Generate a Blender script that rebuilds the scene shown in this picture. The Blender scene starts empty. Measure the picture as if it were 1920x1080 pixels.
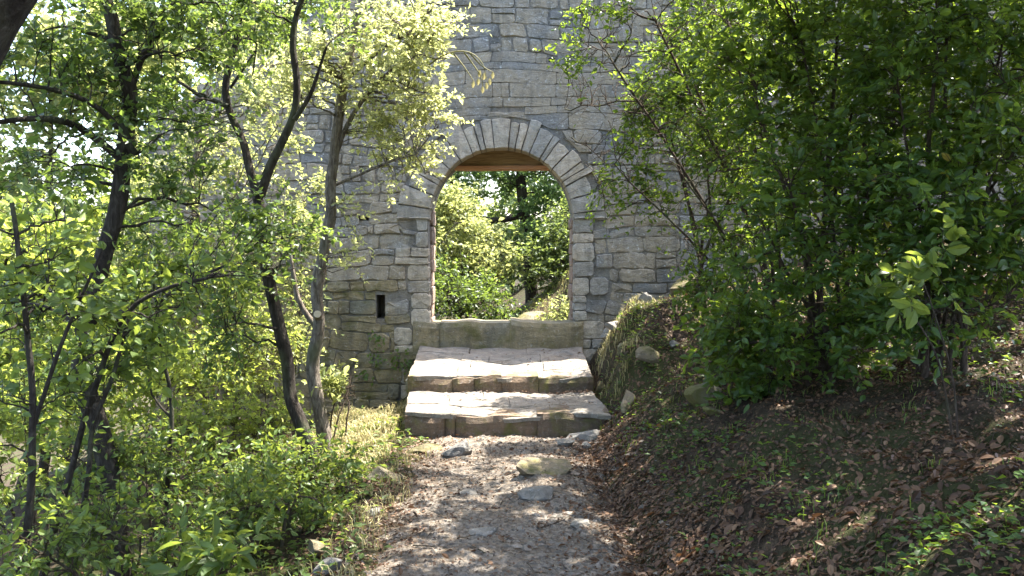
import bpy, math
import numpy as np
from mathutils import Vector

# ------------------------------------------------------------------ camera, light, exposure
scene = bpy.context.scene
COL = scene.collection
rad = math.radians

F_PX = 1750.0                                   # focal length in pixels of a 1920 px wide frame
PITCH = math.atan(70.0 / F_PX)
CAM = np.array([0.0, 0.0, 1.6])
cam_data = bpy.data.cameras.new('camera')
cam_data.sensor_width = 36.0
cam_data.lens = 36.0 * F_PX / 1920.0
cam_data.clip_start = 0.05
cam_data.clip_end = 2000.0
cam = bpy.data.objects.new('camera', cam_data)
COL.objects.link(cam)
cam.location = CAM
cam.rotation_euler = (rad(90) - PITCH, 0, 0)
scene.camera = cam

SUN_AZ, SUN_EL = rad(60.0), rad(64.0)            # azimuth from +Y towards +X
SUN = np.array([math.sin(SUN_AZ) * math.cos(SUN_EL), math.cos(SUN_AZ) * math.cos(SUN_EL), math.sin(SUN_EL)])
world = bpy.data.worlds.new('World')
scene.world = world
world.use_nodes = True
wn = world.node_tree
bg = wn.nodes['Background']
sky = wn.nodes.new('ShaderNodeTexSky')
sky.sky_type = 'NISHITA'
sky.sun_disc = False
sky.sun_elevation = SUN_EL
sky.sun_rotation = SUN_AZ
sky.air_density = 1.0
sky.dust_density = 3.0
sky.ozone_density = 1.0
wn.links.new(sky.outputs[0], bg.inputs[0])
bg.inputs[1].default_value = 0.15
sun_data = bpy.data.lights.new('sun', 'SUN')
sun_data.energy = 5.0
sun_data.angle = rad(0.55)
sun_data.color = (1.0, 0.95, 0.86)
sun = bpy.data.objects.new('sun', sun_data)
COL.objects.link(sun)
sun.rotation_euler = Vector(-SUN).to_track_quat('-Z', 'Y').to_euler()

scene.view_settings.view_transform = 'Standard'
scene.view_settings.look = 'None'
scene.view_settings.gamma = 1.0
scene.view_settings.exposure = 2.72
scene.render.engine = 'CYCLES'
cy = scene.cycles
cy.max_bounces = 7
cy.diffuse_bounces = 4
cy.glossy_bounces = 2
cy.transmission_bounces = 5
cy.transparent_max_bounces = 4
cy.caustics_reflective = False
cy.caustics_refractive = False
cy.use_denoising = True
cy.sample_clamp_indirect = 6.0

# ------------------------------------------------------------------ small helpers
def at(px, py, Y):
    """the point of depth Y (metres in front of the viewer) that the photograph shows at px, py"""
    u, v = (px - 960.0) / F_PX, (540.0 - py) / F_PX
    c, s = math.cos(PITCH), math.sin(PITCH)
    d = np.array([u, c + v * s, -s + v * c])
    return CAM + d * (Y / d[1])

def unit(v):
    return v / np.maximum(np.linalg.norm(v, axis=-1, keepdims=True), 1e-9)

_perm = np.random.default_rng(7).random((64, 64, 64))
def vnoise(p, scale=1.0, seed=0):
    """smooth value noise in -1..1 for an (N,3) array"""
    q = np.asarray(p, float) * scale + seed * 17.31
    i = np.floor(q).astype(int)
    f = q - i
    f = f * f * (3 - 2 * f)
    out = 0
    for dx in (0, 1):
        for dy in (0, 1):
            for dz in (0, 1):
                w = (f[:, 0] if dx else 1 - f[:, 0]) * (f[:, 1] if dy else 1 - f[:, 1]) * (f[:, 2] if dz else 1 - f[:, 2])
                out = out + w * _perm[(i[:, 0] + dx) % 64, (i[:, 1] + dy) % 64, (i[:, 2] + dz) % 64]
    return out * 2 - 1

def obj(name, me, parent=None, mat=None):
    o = bpy.data.objects.new(name, me)
    COL.objects.link(o)
    if parent is not None:
        o.parent = parent
    if mat is not None and me is not None and not me.materials:
        me.materials.append(mat)
    return o

def tag(o, label=None, cat=None, group=None, kind=None):
    if label: o['label'] = label
    if cat: o['category'] = cat
    if group: o['group'] = group
    if kind: o['kind'] = kind
    return o

def thing(name, label, cat, group=None, loc=(0, 0, 0)):
    o = bpy.data.objects.new(name, None)
    o.empty_display_size = 0.1
    o.location = loc
    COL.objects.link(o)
    return tag(o, label, cat, group)

def arr_mesh(name, V, T, tint=None, smooth=False):
    """mesh from (N,3) vertices and (M,3) or (M,4) faces; tint is a value for every face"""
    V = np.ascontiguousarray(V, dtype=np.float32)
    T = np.ascontiguousarray(T, dtype=np.int32)
    k = T.shape[1]
    me = bpy.data.meshes.new(name)
    me.vertices.add(len(V)); me.vertices.foreach_set('co', V.ravel())
    me.loops.add(T.size); me.loops.foreach_set('vertex_index', T.ravel())
    me.polygons.add(len(T))
    me.polygons.foreach_set('loop_start', np.arange(0, T.size, k, dtype=np.int32))
    me.polygons.foreach_set('use_smooth', np.full(len(T), smooth))
    if tint is not None:
        a = me.attributes.new('tint', 'FLOAT', 'FACE')
        a.data.foreach_set('value', np.ascontiguousarray(tint, dtype=np.float32))
    me.update(calc_edges=True)
    me.validate()
    return me

def py_mesh(name, V, Fs, tint=0.5, smooth=False):
    me = bpy.data.meshes.new(name)
    me.from_pydata([tuple(map(float, v)) for v in V], [], Fs)
    a = me.attributes.new('tint', 'FLOAT', 'FACE')
    a.data.foreach_set('value', np.full(len(me.polygons), tint, dtype=np.float32))
    if smooth:
        me.polygons.foreach_set('use_smooth', np.full(len(me.polygons), True))
    me.update()
    return me

# ------------------------------------------------------------------ materials
def new_mat(name):
    m = bpy.data.materials.new(name)
    m.use_nodes = True
    nt = m.node_tree
    return m, nt, nt.nodes['Principled BSDF'], nt.nodes['Material Output']

def N(nt, t, **kw):
    n = nt.nodes.new(t)
    for k, v in kw.items():
        if k in n.inputs:
            n.inputs[k].default_value = v
        else:
            setattr(n, k, v)
    return n

def ramp(nt, fac, stops):
    r = nt.nodes.new('ShaderNodeValToRGB')
    el = r.color_ramp.elements
    while len(el) < len(stops):
        el.new(0.5)
    for e, (p, c) in zip(el, stops):
        e.position = p
        e.color = (*c, 1) if len(c) == 3 else c
    nt.links.new(fac, r.inputs[0])
    return r.outputs[0]

def mixc(nt, fac, a, b, mode='MIX'):
    m = nt.nodes.new('ShaderNodeMix')
    m.data_type = 'RGBA'
    m.blend_type = mode
    for sock, v in ((m.inputs[0], fac), (m.inputs[6], a), (m.inputs[7], b)):
        if isinstance(v, (int, float)): sock.default_value = v
        elif isinstance(v, tuple): sock.default_value = (*v, 1)
        else: nt.links.new(v, sock)
    return m.outputs[2]

def noise(nt, scale, detail=4, rough=0.55, vec=None, dist=0.0):
    n = N(nt, 'ShaderNodeTexNoise', Scale=scale, Detail=detail, Roughness=rough, Distortion=dist)
    if vec is not None: nt.links.new(vec, n.inputs['Vector'])
    return n.outputs['Fac']

def bump(nt, height, bsdf, dist=0.02, strength=0.6, prev=None):
    b = N(nt, 'ShaderNodeBump', Strength=strength, Distance=dist)
    nt.links.new(height, b.inputs['Height'])
    if prev is not None: nt.links.new(prev, b.inputs['Normal'])
    nt.links.new(b.outputs[0], bsdf.inputs['Normal'])
    return b.outputs[0]

def world_pos(nt):
    return nt.nodes.new('ShaderNodeNewGeometry').outputs['Position']

def leaf_mat(name, dark, mid, light, trans, tfac=0.45, rough=0.42, odd=None):
    m, nt, b, out = new_mat(name)
    a = N(nt, 'ShaderNodeAttribute', attribute_name='tint')
    stops = [(0.0, dark), (0.5, mid), (0.93, light)]
    if odd: stops += [(0.985, light), (0.99, odd)]
    c = ramp(nt, a.outputs['Fac'], stops)
    nt.links.new(c, b.inputs['Base Color'])
    b.inputs['Roughness'].default_value = rough
    b.inputs['Specular IOR Level'].default_value = 0.35
    t = nt.nodes.new('ShaderNodeBsdfTranslucent')
    tcm = mixc(nt, ramp(nt, a.outputs['Fac'], [(0.0, (0.55,) * 3), (0.9, (1, 1, 1))]), tuple(0.45 * v for v in trans), trans)
    tc = mixc(nt, 0.75, c, tcm)
    nt.links.new(tc, t.inputs['Color'])
    mx = nt.nodes.new('ShaderNodeMixShader')
    mx.inputs[0].default_value = tfac
    nt.links.new(b.outputs[0], mx.inputs[1]); nt.links.new(t.outputs[0], mx.inputs[2])
    nt.links.new(mx.outputs[0], out.inputs[0])
    return m

def bark_mat(name, c0, c1, c2, scale=1.0):
    m, nt, b, out = new_mat(name)
    p = world_pos(nt)
    mp = N(nt, 'ShaderNodeMapping'); mp.inputs['Scale'].default_value = (1, 1, 0.28)
    nt.links.new(p, mp.inputs[0])
    n1 = noise(nt, 38 * scale, 6, 0.65, mp.outputs[0], 0.6)
    n2 = noise(nt, 3.2, 3, 0.5, p)
    c = ramp(nt, n1, [(0.3, c0), (0.52, c1), (0.72, c2)])
    c = mixc(nt, ramp(nt, n2, [(0.52, (0, 0, 0)), (0.7, (0.7, 0.7, 0.7))]), c, (0.085, 0.095, 0.05))
    nt.links.new(c, b.inputs['Base Color'])
    b.inputs['Roughness'].default_value = 0.9
    b.inputs['Specular IOR Level'].default_value = 0.2
    bump(nt, n1, b, 0.03, 1.0)
    return m

def stone_mat(name, greys, ochre, ochre_amt, lichen_amt, moss_amt=0.0, spec=0.25, bscale=1.0):
    m, nt, b, out = new_mat(name)
    p = world_pos(nt)
    a = N(nt, 'ShaderNodeAttribute', attribute_name='tint')
    base = ramp(nt, a.outputs['Fac'], [(0.0, greys[0]), (0.5, greys[1]), (1.0, greys[2])])
    n_big = noise(nt, 2.2, 4, 0.6, p, 0.4)
    n_mid = noise(nt, 11, 5, 0.65, p, 0.5)
    n_fine = noise(nt, 60, 5, 0.7, p)
    mp = N(nt, 'ShaderNodeMapping'); mp.inputs['Scale'].default_value = (1, 1, 3.5)
    nt.links.new(p, mp.inputs[0])
    n_bed = noise(nt, 9, 6, 0.7, mp.outputs[0], 0.8)
    add = nt.nodes.new('ShaderNodeMath'); add.operation = 'ADD'
    nt.links.new(n_big, add.inputs[0])
    sc = nt.nodes.new('ShaderNodeMath'); sc.operation = 'MULTIPLY'; sc.inputs[1].default_value = 0.35
    nt.links.new(a.outputs['Fac'], sc.inputs[0]); nt.links.new(sc.outputs[0], add.inputs[1])
    f_och = ramp(nt, add.outputs[0], [(0.62 - 0.2 * ochre_amt, (0, 0, 0)), (0.85 - 0.2 * ochre_amt, (ochre_amt,) * 3)])
    c = mixc(nt, f_och, base, ochre)
    c = mixc(nt, ramp(nt, n_mid, [(0.3, (0.45,) * 3), (0.52, (0, 0, 0))]), c, tuple(0.42 * x for x in greys[0]))
    c = mixc(nt, ramp(nt, n_bed, [(0.28, (0.6,) * 3), (0.45, (0, 0, 0))]), c, tuple(0.35 * x for x in greys[0]))
    n_l = noise(nt, 24, 6, 0.8, p, 1.0)
    mps = N(nt, 'ShaderNodeMapping'); mps.inputs['Scale'].default_value = (1, 1, 0.16)
    nt.links.new(p, mps.inputs[0])
    n_st = noise(nt, 5.5, 5, 0.6, mps.outputs[0], 0.3)
    c = mixc(nt, ramp(nt, n_st, [(0.5, (0, 0, 0)), (0.68, (0.55,) * 3)]), c, tuple(0.4 * x for x in greys[0]))
    c = mixc(nt, ramp(nt, n_l, [(0.56, (0, 0, 0)), (0.66, (lichen_amt,) * 3)]), c, (0.56, 0.56, 0.53))
    c = mixc(nt, ramp(nt, n_fine, [(0.3, (0.35,) * 3), (0.6, (0, 0, 0))]), c, (0.07, 0.065, 0.055))
    if moss_amt:
        n_m = noise(nt, 4.0, 6, 0.65, p, 0.6)
        c = mixc(nt, ramp(nt, n_m, [(0.55 - 0.18 * moss_amt, (0, 0, 0)), (0.72 - 0.18 * moss_amt, (0.85,) * 3)]), c, (0.10, 0.095, 0.025))
    nt.links.new(c, b.inputs['Base Color'])
    b.inputs['Roughness'].default_value = 0.88
    b.inputs['Specular IOR Level'].default_value = spec
    b1 = bump(nt, n_bed, b, 0.03 * bscale, 0.55)
    b2 = bump(nt, n_mid, b, 0.03 * bscale, 0.5, b1)
    bump(nt, n_fine, b, 0.008 * bscale, 0.7, b2)
    return m

M = {}
M['stone'] = stone_mat('weathered_limestone', ((0.178, 0.172, 0.16), (0.262, 0.252, 0.232), (0.345, 0.332, 0.305)), (0.345, 0.27, 0.17), 0.7, 0.85)
M['stone_low'] = stone_mat('damp_ochre_stone', ((0.15, 0.145, 0.11), (0.215, 0.2, 0.148), (0.29, 0.27, 0.2)), (0.28, 0.215, 0.115), 0.85, 0.4, 0.2)
M['voussoir'] = stone_mat('dressed_voussoir_stone', ((0.28, 0.258, 0.222), (0.41, 0.38, 0.325), (0.54, 0.50, 0.43)), (0.47, 0.36, 0.235), 0.55, 0.5)
M['step'] = stone_mat('worn_step_stone', ((0.165, 0.15, 0.128), (0.215, 0.196, 0.168), (0.275, 0.253, 0.222)), (0.21, 0.165, 0.115), 0.5, 0.35)
M['riser'] = stone_mat('earthy_riser_stone', ((0.085, 0.062, 0.045), (0.13, 0.096, 0.068), (0.19, 0.145, 0.1)), (0.17, 0.115, 0.075), 0.8, 0.25, 0.3)
M['rock'] = stone_mat('grey_path_rock', ((0.13, 0.126, 0.12), (0.18, 0.175, 0.166), (0.24, 0.233, 0.222)), (0.2, 0.165, 0.115), 0.45, 0.4)
M['mossrock'] = stone_mat('mossy_rock', ((0.13, 0.12, 0.10), (0.17, 0.16, 0.13), (0.22, 0.20, 0.17)), (0.2, 0.14, 0.07), 0.6, 0.2, 0.7)
M['mortar'] = stone_mat('old_lime_mortar', ((0.12, 0.115, 0.106), (0.185, 0.178, 0.164), (0.26, 0.25, 0.23)), (0.26, 0.2, 0.135), 0.5, 0.4)
M['reveal'] = stone_mat('pinkish_reveal_stone', ((0.24, 0.18, 0.14), (0.32, 0.245, 0.2), (0.40, 0.31, 0.26)), (0.36, 0.24, 0.17), 0.7, 0.2)
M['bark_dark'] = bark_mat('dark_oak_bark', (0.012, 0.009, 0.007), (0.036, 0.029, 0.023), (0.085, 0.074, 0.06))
M['bark_grey'] = bark_mat('sunlit_grey_bark', (0.045, 0.036, 0.028), (0.15, 0.125, 0.1), (0.29, 0.255, 0.21))  # bark of the sunlit trunks, the sun on it put into a lighter colour
M['bark_twig'] = bark_mat('brown_stem_bark', (0.03, 0.02, 0.014), (0.07, 0.05, 0.036), (0.13, 0.1, 0.075), 2.0)
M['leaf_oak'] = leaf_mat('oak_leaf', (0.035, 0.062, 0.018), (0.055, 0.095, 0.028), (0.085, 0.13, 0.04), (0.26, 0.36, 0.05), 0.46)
M['leaf_pale'] = leaf_mat('sunlit_pale_leaf', (0.09, 0.12, 0.045), (0.13, 0.165, 0.065), (0.18, 0.21, 0.095), (0.60, 0.63, 0.20), 0.55)  # pale olive leaf, its colour brightened to read as sunlit
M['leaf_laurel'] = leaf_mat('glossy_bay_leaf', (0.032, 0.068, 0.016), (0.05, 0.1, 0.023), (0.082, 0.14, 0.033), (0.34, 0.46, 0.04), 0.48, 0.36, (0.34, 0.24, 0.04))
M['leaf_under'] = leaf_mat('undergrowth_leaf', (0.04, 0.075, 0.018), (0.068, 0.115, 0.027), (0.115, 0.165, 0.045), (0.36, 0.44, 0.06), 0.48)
M['leaf_elm_sunlit'] = leaf_mat('sunlit_elm_leaf', (0.17, 0.195, 0.07), (0.23, 0.255, 0.105), (0.31, 0.33, 0.155), (0.74, 0.76, 0.30), 0.58)  # pale elm leaf, raised further so the crown looks burnt out by sun
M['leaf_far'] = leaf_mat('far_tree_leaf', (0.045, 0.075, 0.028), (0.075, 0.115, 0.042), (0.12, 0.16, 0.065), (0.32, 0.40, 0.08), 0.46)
M['leaf_bright'] = leaf_mat('sunlit_undergrowth_leaf', (0.075, 0.11, 0.022), (0.12, 0.165, 0.038), (0.18, 0.22, 0.07), (0.56, 0.64, 0.10), 0.55)  # undergrowth leaf with sunshine mixed in as a brighter yellow-green
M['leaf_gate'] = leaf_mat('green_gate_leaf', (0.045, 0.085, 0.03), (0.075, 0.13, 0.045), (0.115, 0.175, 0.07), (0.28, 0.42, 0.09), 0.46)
M['litter'] = leaf_mat('dead_leaf', (0.028, 0.014, 0.007), (0.075, 0.037, 0.018), (0.165, 0.095, 0.05), (0.2, 0.09, 0.03), 0.15, 0.6)
M['straw'] = leaf_mat('dry_grass_blade', (0.17, 0.16, 0.055), (0.34, 0.29, 0.14), (0.46, 0.40, 0.22), (0.4, 0.36, 0.14), 0.3, 0.6)
M['gravel'] = stone_mat('loose_gravel', ((0.10, 0.086, 0.07), (0.17, 0.15, 0.128), (0.28, 0.257, 0.228)), (0.2, 0.145, 0.095), 0.5, 0.1)

def timber(name, c0, c1):
    m, nt, b, out = new_mat(name)
    p = world_pos(nt)
    mp = N(nt, 'ShaderNodeMapping'); mp.inputs['Scale'].default_value = (1.2, 9, 16)
    nt.links.new(p, mp.inputs[0])
    n1 = noise(nt, 4, 6, 0.6, mp.outputs[0], 0.5)
    nt.links.new(ramp(nt, n1, [(0.3, c0), (0.7, c1)]), b.inputs['Base Color'])
    b.inputs['Roughness'].default_value = 0.85
    bump(nt, n1, b, 0.01, 0.6)
    return m
M['timber'] = timber('old_timber', (0.16, 0.095, 0.045), (0.38, 0.26, 0.14))
M['plank'] = timber('reddish_plank', (0.36, 0.17, 0.09), (0.55, 0.30, 0.18))
M['cutwood'] = timber('sawn_wood', (0.40, 0.31, 0.2), (0.6, 0.5, 0.35))

def ground_mat():
    m, nt, b, out = new_mat('leafy_soil')
    p = world_pos(nt)
    n1 = noise(nt, 1.3, 5, 0.6, p, 0.5)
    n2 = noise(nt, 14, 6, 0.7, p, 0.7)
    n3 = noise(nt, 75, 5, 0.7, p)
    c = ramp(nt, n2, [(0.3, (0.017, 0.012, 0.008)), (0.5, (0.042, 0.03, 0.019)), (0.7, (0.085, 0.06, 0.037))])
    c = mixc(nt, ramp(nt, n1, [(0.44, (0, 0, 0)), (0.56, (0.8,) * 3)]), c, (0.042, 0.048, 0.015))
    c = mixc(nt, ramp(nt, n3, [(0.62, (0, 0, 0)), (0.7, (0.6,) * 3)]), c, (0.13, 0.082, 0.044))
    nt.links.new(c, b.inputs['Base Color'])
    b.inputs['Roughness'].default_value = 0.95
    b.inputs['Specular IOR Level'].default_value = 0.15
    b1 = bump(nt, n2, b, 0.05, 0.8)
    bump(nt, n3, b, 0.015, 0.9, b1)
    return m
M['ground'] = ground_mat()

def path_mat():
    m, nt, b, out = new_mat('stony_path_earth')
    p = world_pos(nt)
    n1 = noise(nt, 1.9, 5, 0.6, p, 0.4)
    n2 = noise(nt, 22, 6, 0.72, p, 0.5)
    v = N(nt, 'ShaderNodeTexVoronoi', Scale=42.0)
    nt.links.new(p, v.inputs['Vector'])
    vr = N(nt, 'ShaderNodeSeparateColor')
    nt.links.new(v.outputs['Color'], vr.inputs[0])
    c = ramp(nt, n2, [(0.3, (0.06, 0.048, 0.036)), (0.5, (0.125, 0.103, 0.081)), (0.7, (0.205, 0.178, 0.146))])
    c = mixc(nt, ramp(nt, vr.outputs[0], [(0.6, (0, 0, 0)), (0.75, (0.65,) * 3)]), c, (0.23, 0.205, 0.175))
    c = mixc(nt, ramp(nt, n1, [(0.42, (0, 0, 0)), (0.65, (0.6,) * 3)]), c, (0.14, 0.1, 0.064))
    nt.links.new(c, b.inputs['Base Color'])
    b.inputs['Roughness'].default_value = 0.92
    b.inputs['Specular IOR Level'].default_value = 0.2
    b1 = bump(nt, v.outputs['Distance'], b, 0.012, 0.8)
    bump(nt, n2, b, 0.03, 0.9, b1)
    return m
M['path'] = path_mat()

# ------------------------------------------------------------------ terrain
WALL_Y = 11.2
def sstep(a, b, x):
    t = np.clip((x - a) / (b - a), 0, 1)
    return t * t * (3 - 2 * t)

def path_cx(y):
    return -0.03 + 0.05 * np.sin(y * 0.6)

def gh(x, y):
    x = np.asarray(x, float); y = np.asarray(y, float)
    P3 = np.stack([x, y, x * 0], -1).reshape(-1, 3)
    n1 = vnoise(P3, 0.55, 1).reshape(x.shape)
    n2 = vnoise(P3, 2.1, 2).reshape(x.shape)
    n3 = vnoise(P3, 6.5, 3).reshape(x.shape)
    n4 = vnoise(P3, 15.0, 4).reshape(x.shape)
    d = np.maximum(0, x - 0.66 - 0.05 * n1)
    right = 0.27 * np.minimum(d, 12) + 0.28 * (1 - np.exp(-1.7 * d))
    right = right + sstep(7.6, 10.6, y) * 0.42 * sstep(0.75, 1.35, x) + 0.30 * sstep(0.90, 1.10, x + 0.06 * n2) * (1 - sstep(1.3, 2.2, x)) * sstep(8.0, 8.9, y) * (1 - sstep(9.6, 10.7, y))
    e = np.maximum(0, -x - 0.78 + 0.05 * n1)
    left = -0.20 * e - 0.02 * np.minimum(e, 14) ** 2
    left = left - sstep(9.2, 11.0, y) * 0.12 * sstep(0.9, 1.4, -x)
    far = sstep(11.9, 12.6, y) * (0.45 + 0.75 * np.clip(x + 0.05, 0, 2.2) * sstep(12, 14.2, y) - 0.12 * sstep(0.1, 2, -x))
    amp = sstep(0.6, 1.2, np.abs(x - 0.0))
    h = right + left + far + amp * (0.08 * n1 + (0.085 + 0.06 * sstep(1.0, 1.5, x)) * n2 + 0.05 * n3 + 0.022 * n4) + (1 - amp) * (0.012 * n3)
    inner = (1 - sstep(0.55, 0.95, np.abs(x + 0.05))) * (1 - sstep(11.4, 12.2, y))
    return h - 0.035 * inner

def axis(lo, hi, fine_lo, fine_hi, step, n_out):
    a = np.arange(fine_lo, fine_hi, step)
    o1 = fine_hi + (hi - fine_hi) * np.linspace(0, 1, n_out) ** 2.6
    o0 = fine_lo - (fine_lo - lo) * np.linspace(0, 1, n_out)[1:] ** 2.6
    return np.concatenate([o0[::-1], a, o1])

def grid_mesh(name, X, Y, Z, smooth=True):
    ny, nx = X.shape
    V = np.stack([X, Y, Z], -1).reshape(-1, 3)
    i = np.arange(nx * ny).reshape(ny, nx)
    T = np.stack([i[:-1, :-1], i[:-1, 1:], i[1:, 1:], i[1:, :-1]], -1).reshape(-1, 4)
    return arr_mesh(name, V, T, None, smooth)

ax = axis(-400, 400, -3.6, 4.6, 0.036, 46)
ay = axis(-300, 600, 2.4, 11.6, 0.036, 46)
ay = np.unique(np.round(np.concatenate([ay[ay <= 11.6], np.arange(11.65, 17.5, 0.07), ay[ay > 17.5]]), 4))
GX, GY = np.meshgrid(ax, ay)
tag(obj('ground', grid_mesh('ground', GX, GY, gh(GX, GY)), None, M['ground']), kind='structure')

def path_h(x, y):
    P3 = np.stack([x, y, x * 0], -1).reshape(-1, 3)
    n2 = vnoise(P3, 2.3, 5).reshape(x.shape); n3 = vnoise(P3, 7.0, 6).reshape(x.shape); n4 = vnoise(P3, 19.0, 8).reshape(x.shape)
    hump = 0.07 * np.exp(-((x - 0.22) / 0.22) ** 2 - ((y - 6.45) / 0.35) ** 2)
    return 0.018 * n2 + 0.014 * n3 + 0.008 * n4 + hump - 0.12 * sstep(0.55, 1.0, np.abs(x + 0.02))
PX, PY = np.meshgrid(np.arange(-1.05, 1.06, 0.035), np.concatenate([np.linspace(-4, 3.3, 20), np.arange(3.35, 8.25, 0.035)]))
tag(obj('path', grid_mesh('path', PX, PY, path_h(PX, PY)), None, M['path']), kind='structure')

def surf(x, y):
    """highest of ground and path"""
    x = np.asarray(x, float); y = np.asarray(y, float)
    g = gh(x, y)
    p = np.where((np.abs(x) < 1.05) & (y < 8.2), path_h(x, y), -9)
    return np.maximum(g, p)

# ------------------------------------------------------------------ stone pieces
rng = np.random.default_rng(11)

def stone_geo(outline, depth, lump, bevel, r, mapf, rough=0.0):
    """a block from a 2-d outline: back ring, front ring, inset front ring, middle; mapf(u, v, w) gives the point, w towards the viewer"""
    P = np.asarray(outline, float)
    n = len(P)
    c = P.mean(0)
    inset = P + (c - P) * np.minimum(0.45, bevel / np.maximum(np.linalg.norm(P - c, axis=1, keepdims=True), 1e-4))
    V = []
    f = lump * r.uniform(-1, 1)
    tiltu, tiltv = r.uniform(-1, 1, 2) * lump * 1.5
    for p in P: V.append(mapf(p[0], p[1], -depth))
    for p in P: V.append(mapf(p[0], p[1], -bevel * 0.8 + f))
    for p in inset:
        V.append(mapf(p[0], p[1], f + tiltu * (p[0] - c[0]) + tiltv * (p[1] - c[1]) + r.uniform(-1, 1) * lump * 0.55))
    if rough:
        for p in inset:
            h = c + (p - c) * r.uniform(0.4, 0.65)
            V.append(mapf(h[0], h[1], f + r.uniform(-1, 1) * rough))
    V.append(mapf(c[0], c[1], f + r.uniform(-0.3, 1) * max(lump, rough)))
    Fs = []
    last = 3 * n if rough else 2 * n
    for i in range(n):
        j = (i + 1) % n
        Fs.append((i, j, n + j, n + i))
        Fs.append((n + i, n + j, 2 * n + j, 2 * n + i))
        if rough: Fs.append((2 * n + i, 2 * n + j, 3 * n + j, 3 * n + i))
        Fs.append((last + i, last + j, last + n))
    return V, Fs

def rect_outline(u0, u1, v0, v1, r, jit=0.012, step=0.11, rnd=0.25):
    """a rounded, uneven rectangle, counter-clockwise"""
    pts = []
    cs = [(u0, v0), (u1, v0), (u1, v1), (u0, v1)]
    k = min(u1 - u0, v1 - v0) * rnd
    for i in range(4):
        a = np.array(cs[i]); b = np.array(cs[(i + 1) % 4])
        L = np.linalg.norm(b - a); d = (b - a) / L
        m = max(2, int(round((L - 2 * k) / step)) + 1)
        for t in np.linspace(k, L - k, m):
            pts.append(a + d * t)
    pts = np.array(pts)
    return pts + r.uniform(-jit, jit, pts.shape)

def rough_block(x0, x1, z0, z1, yfun, depth, seed, amp=0.02, top_amp=0.02, cell=0.055):
    """a rough-faced block seen from the front: an uneven grid face with worn rim, sides and top"""
    nx, nz = max(3, int((x1 - x0) / cell)), max(3, int((z1 - z0) / cell))
    U, W = np.meshgrid(np.linspace(0, 1, nx + 1), np.linspace(0, 1, nz + 1))
    X = x0 + (x1 - x0) * U
    P3 = np.stack([X, X * 0 + seed, X * 0], -1).reshape(-1, 3)
    Z = z0 + (z1 - z0 + top_amp * vnoise(P3, 5.0, seed).reshape(X.shape)) * W
    P3 = np.stack([X, Z, X * 0], -1).reshape(-1, 3)
    rim = np.minimum(np.minimum(U, 1 - U) * (x1 - x0), np.minimum(W + 0.3, 1 - W) * (z1 - z0))
    D = amp * (vnoise(P3, 5.0, seed + 1) + 0.5 * vnoise(P3, 13.0, seed + 2)).reshape(X.shape) + 0.022 * np.exp(-rim / 0.018)
    Y = np.array([[yfun(a, b) for a, b in zip(r1, r2)] for r1, r2 in zip(X, Z)]) + D
    X = X + 0.008 * vnoise(P3, 8.0, seed + 4).reshape(X.shape) * ((U > 0) & (U < 1))
    V = np.stack([X, Y, Z], -1).reshape(-1, 3)
    i = np.arange(len(V)).reshape(X.shape)
    Fs = [tuple(f) for f in np.stack([i[:-1, :-1], i[:-1, 1:], i[1:, 1:], i[1:, :-1]], -1).reshape(-1, 4).tolist()]
    ring = np.concatenate([i[0, :-1], i[:-1, -1], i[-1, ::-1][:-1], i[::-1, 0][:-1]])
    B = V[ring] + np.array([0, depth, 0]); n0 = len(V)
    V = np.vstack([V, B]); m = len(ring)
    for k in range(m):
        Fs.append((int(ring[(k + 1) % m]), int(ring[k]), n0 + k, n0 + (k + 1) % m))
    return V, Fs

OC_X, OC_Z, O_R = -0.128, 1.965, 0.864           # gate arch: centre and inner radius
V_LEN = 0.36
def wallmap(u, v, w): return (u, WALL_Y - w, v)
def warp(P):
    P = np.array(P, float)
    x, z = P[:, 0].copy(), P[:, 1].copy()
    P[:, 1] = z + 0.034 * np.sin(1.7 * x + 2.1 * z) + 0.014 * np.sin(4.3 * x - 3 * z + 1)
    P[:, 0] = x + 0.02 * np.sin(5.1 * z + x) + 0.012 * np.sin(11 * z + 2)
    return P
def wall_top(x):
    return np.interp(x, [-4.4, -3.9, -3.3, -2.7, -2.3, -1.9, -1.2, 0.5, 2, 4, 7], [3.2, 3.5, 3.75, 4.1, 4.5, 4.85, 5.0, 5.08, 5.1, 5.0, 4.9]) + 0.05 * np.sin(7 * x)

wall = thing('stone_wall', 'tall weathered grey stone wall pierced by a round arched gateway', 'wall', loc=(0, 0, 0))

holes = [(-1.63, -1.53, 0.78, 1.07), (-1.84, -1.72, 1.96, 2.02), (0.44, 0.51, 3.85, 3.89)]
stones = []
z = -1.0
while z < 5.25:
    low = z < 0.75
    hgt = rng.uniform(0.085, 0.205) if not low else rng.uniform(0.13, 0.26)
    x = -4.4 + rng.uniform(0, 0.2)
    while x < 6.8:
        smooth = (2.98 < z < 3.82) and (-1.1 < x < 1.6)
        w = rng.uniform(0.11, 0.46) * (1.1 if low else 1.0)
        if smooth: w = rng.uniform(0.5, 1.1)
        if rng.random() < 0.12: w = rng.uniform(0.08, 0.14)
        if not smooth and hgt > 0.17 and rng.random() < 0.24:
            s = rng.uniform(0.35, 0.65) * hgt
            stones.append([x, x + w, z, z + s, smooth]); stones.append([x, x + w * rng.uniform(0.96, 1.0), z + s, z + hgt, smooth])
        else:
            stones.append([x, x + w, z, z + hgt, smooth])
        x += w
    z += hgt
stones.append([-0.30, 0.16, 3.17, 3.26, False])

JL = [(0.30, 1.965)]
def jamb_w(z, side):
    k = int(math.floor((z + 3) / 0.31))
    return 0.30 + 0.14 * math.sin(k * 2.4 + side * 1.3)

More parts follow.
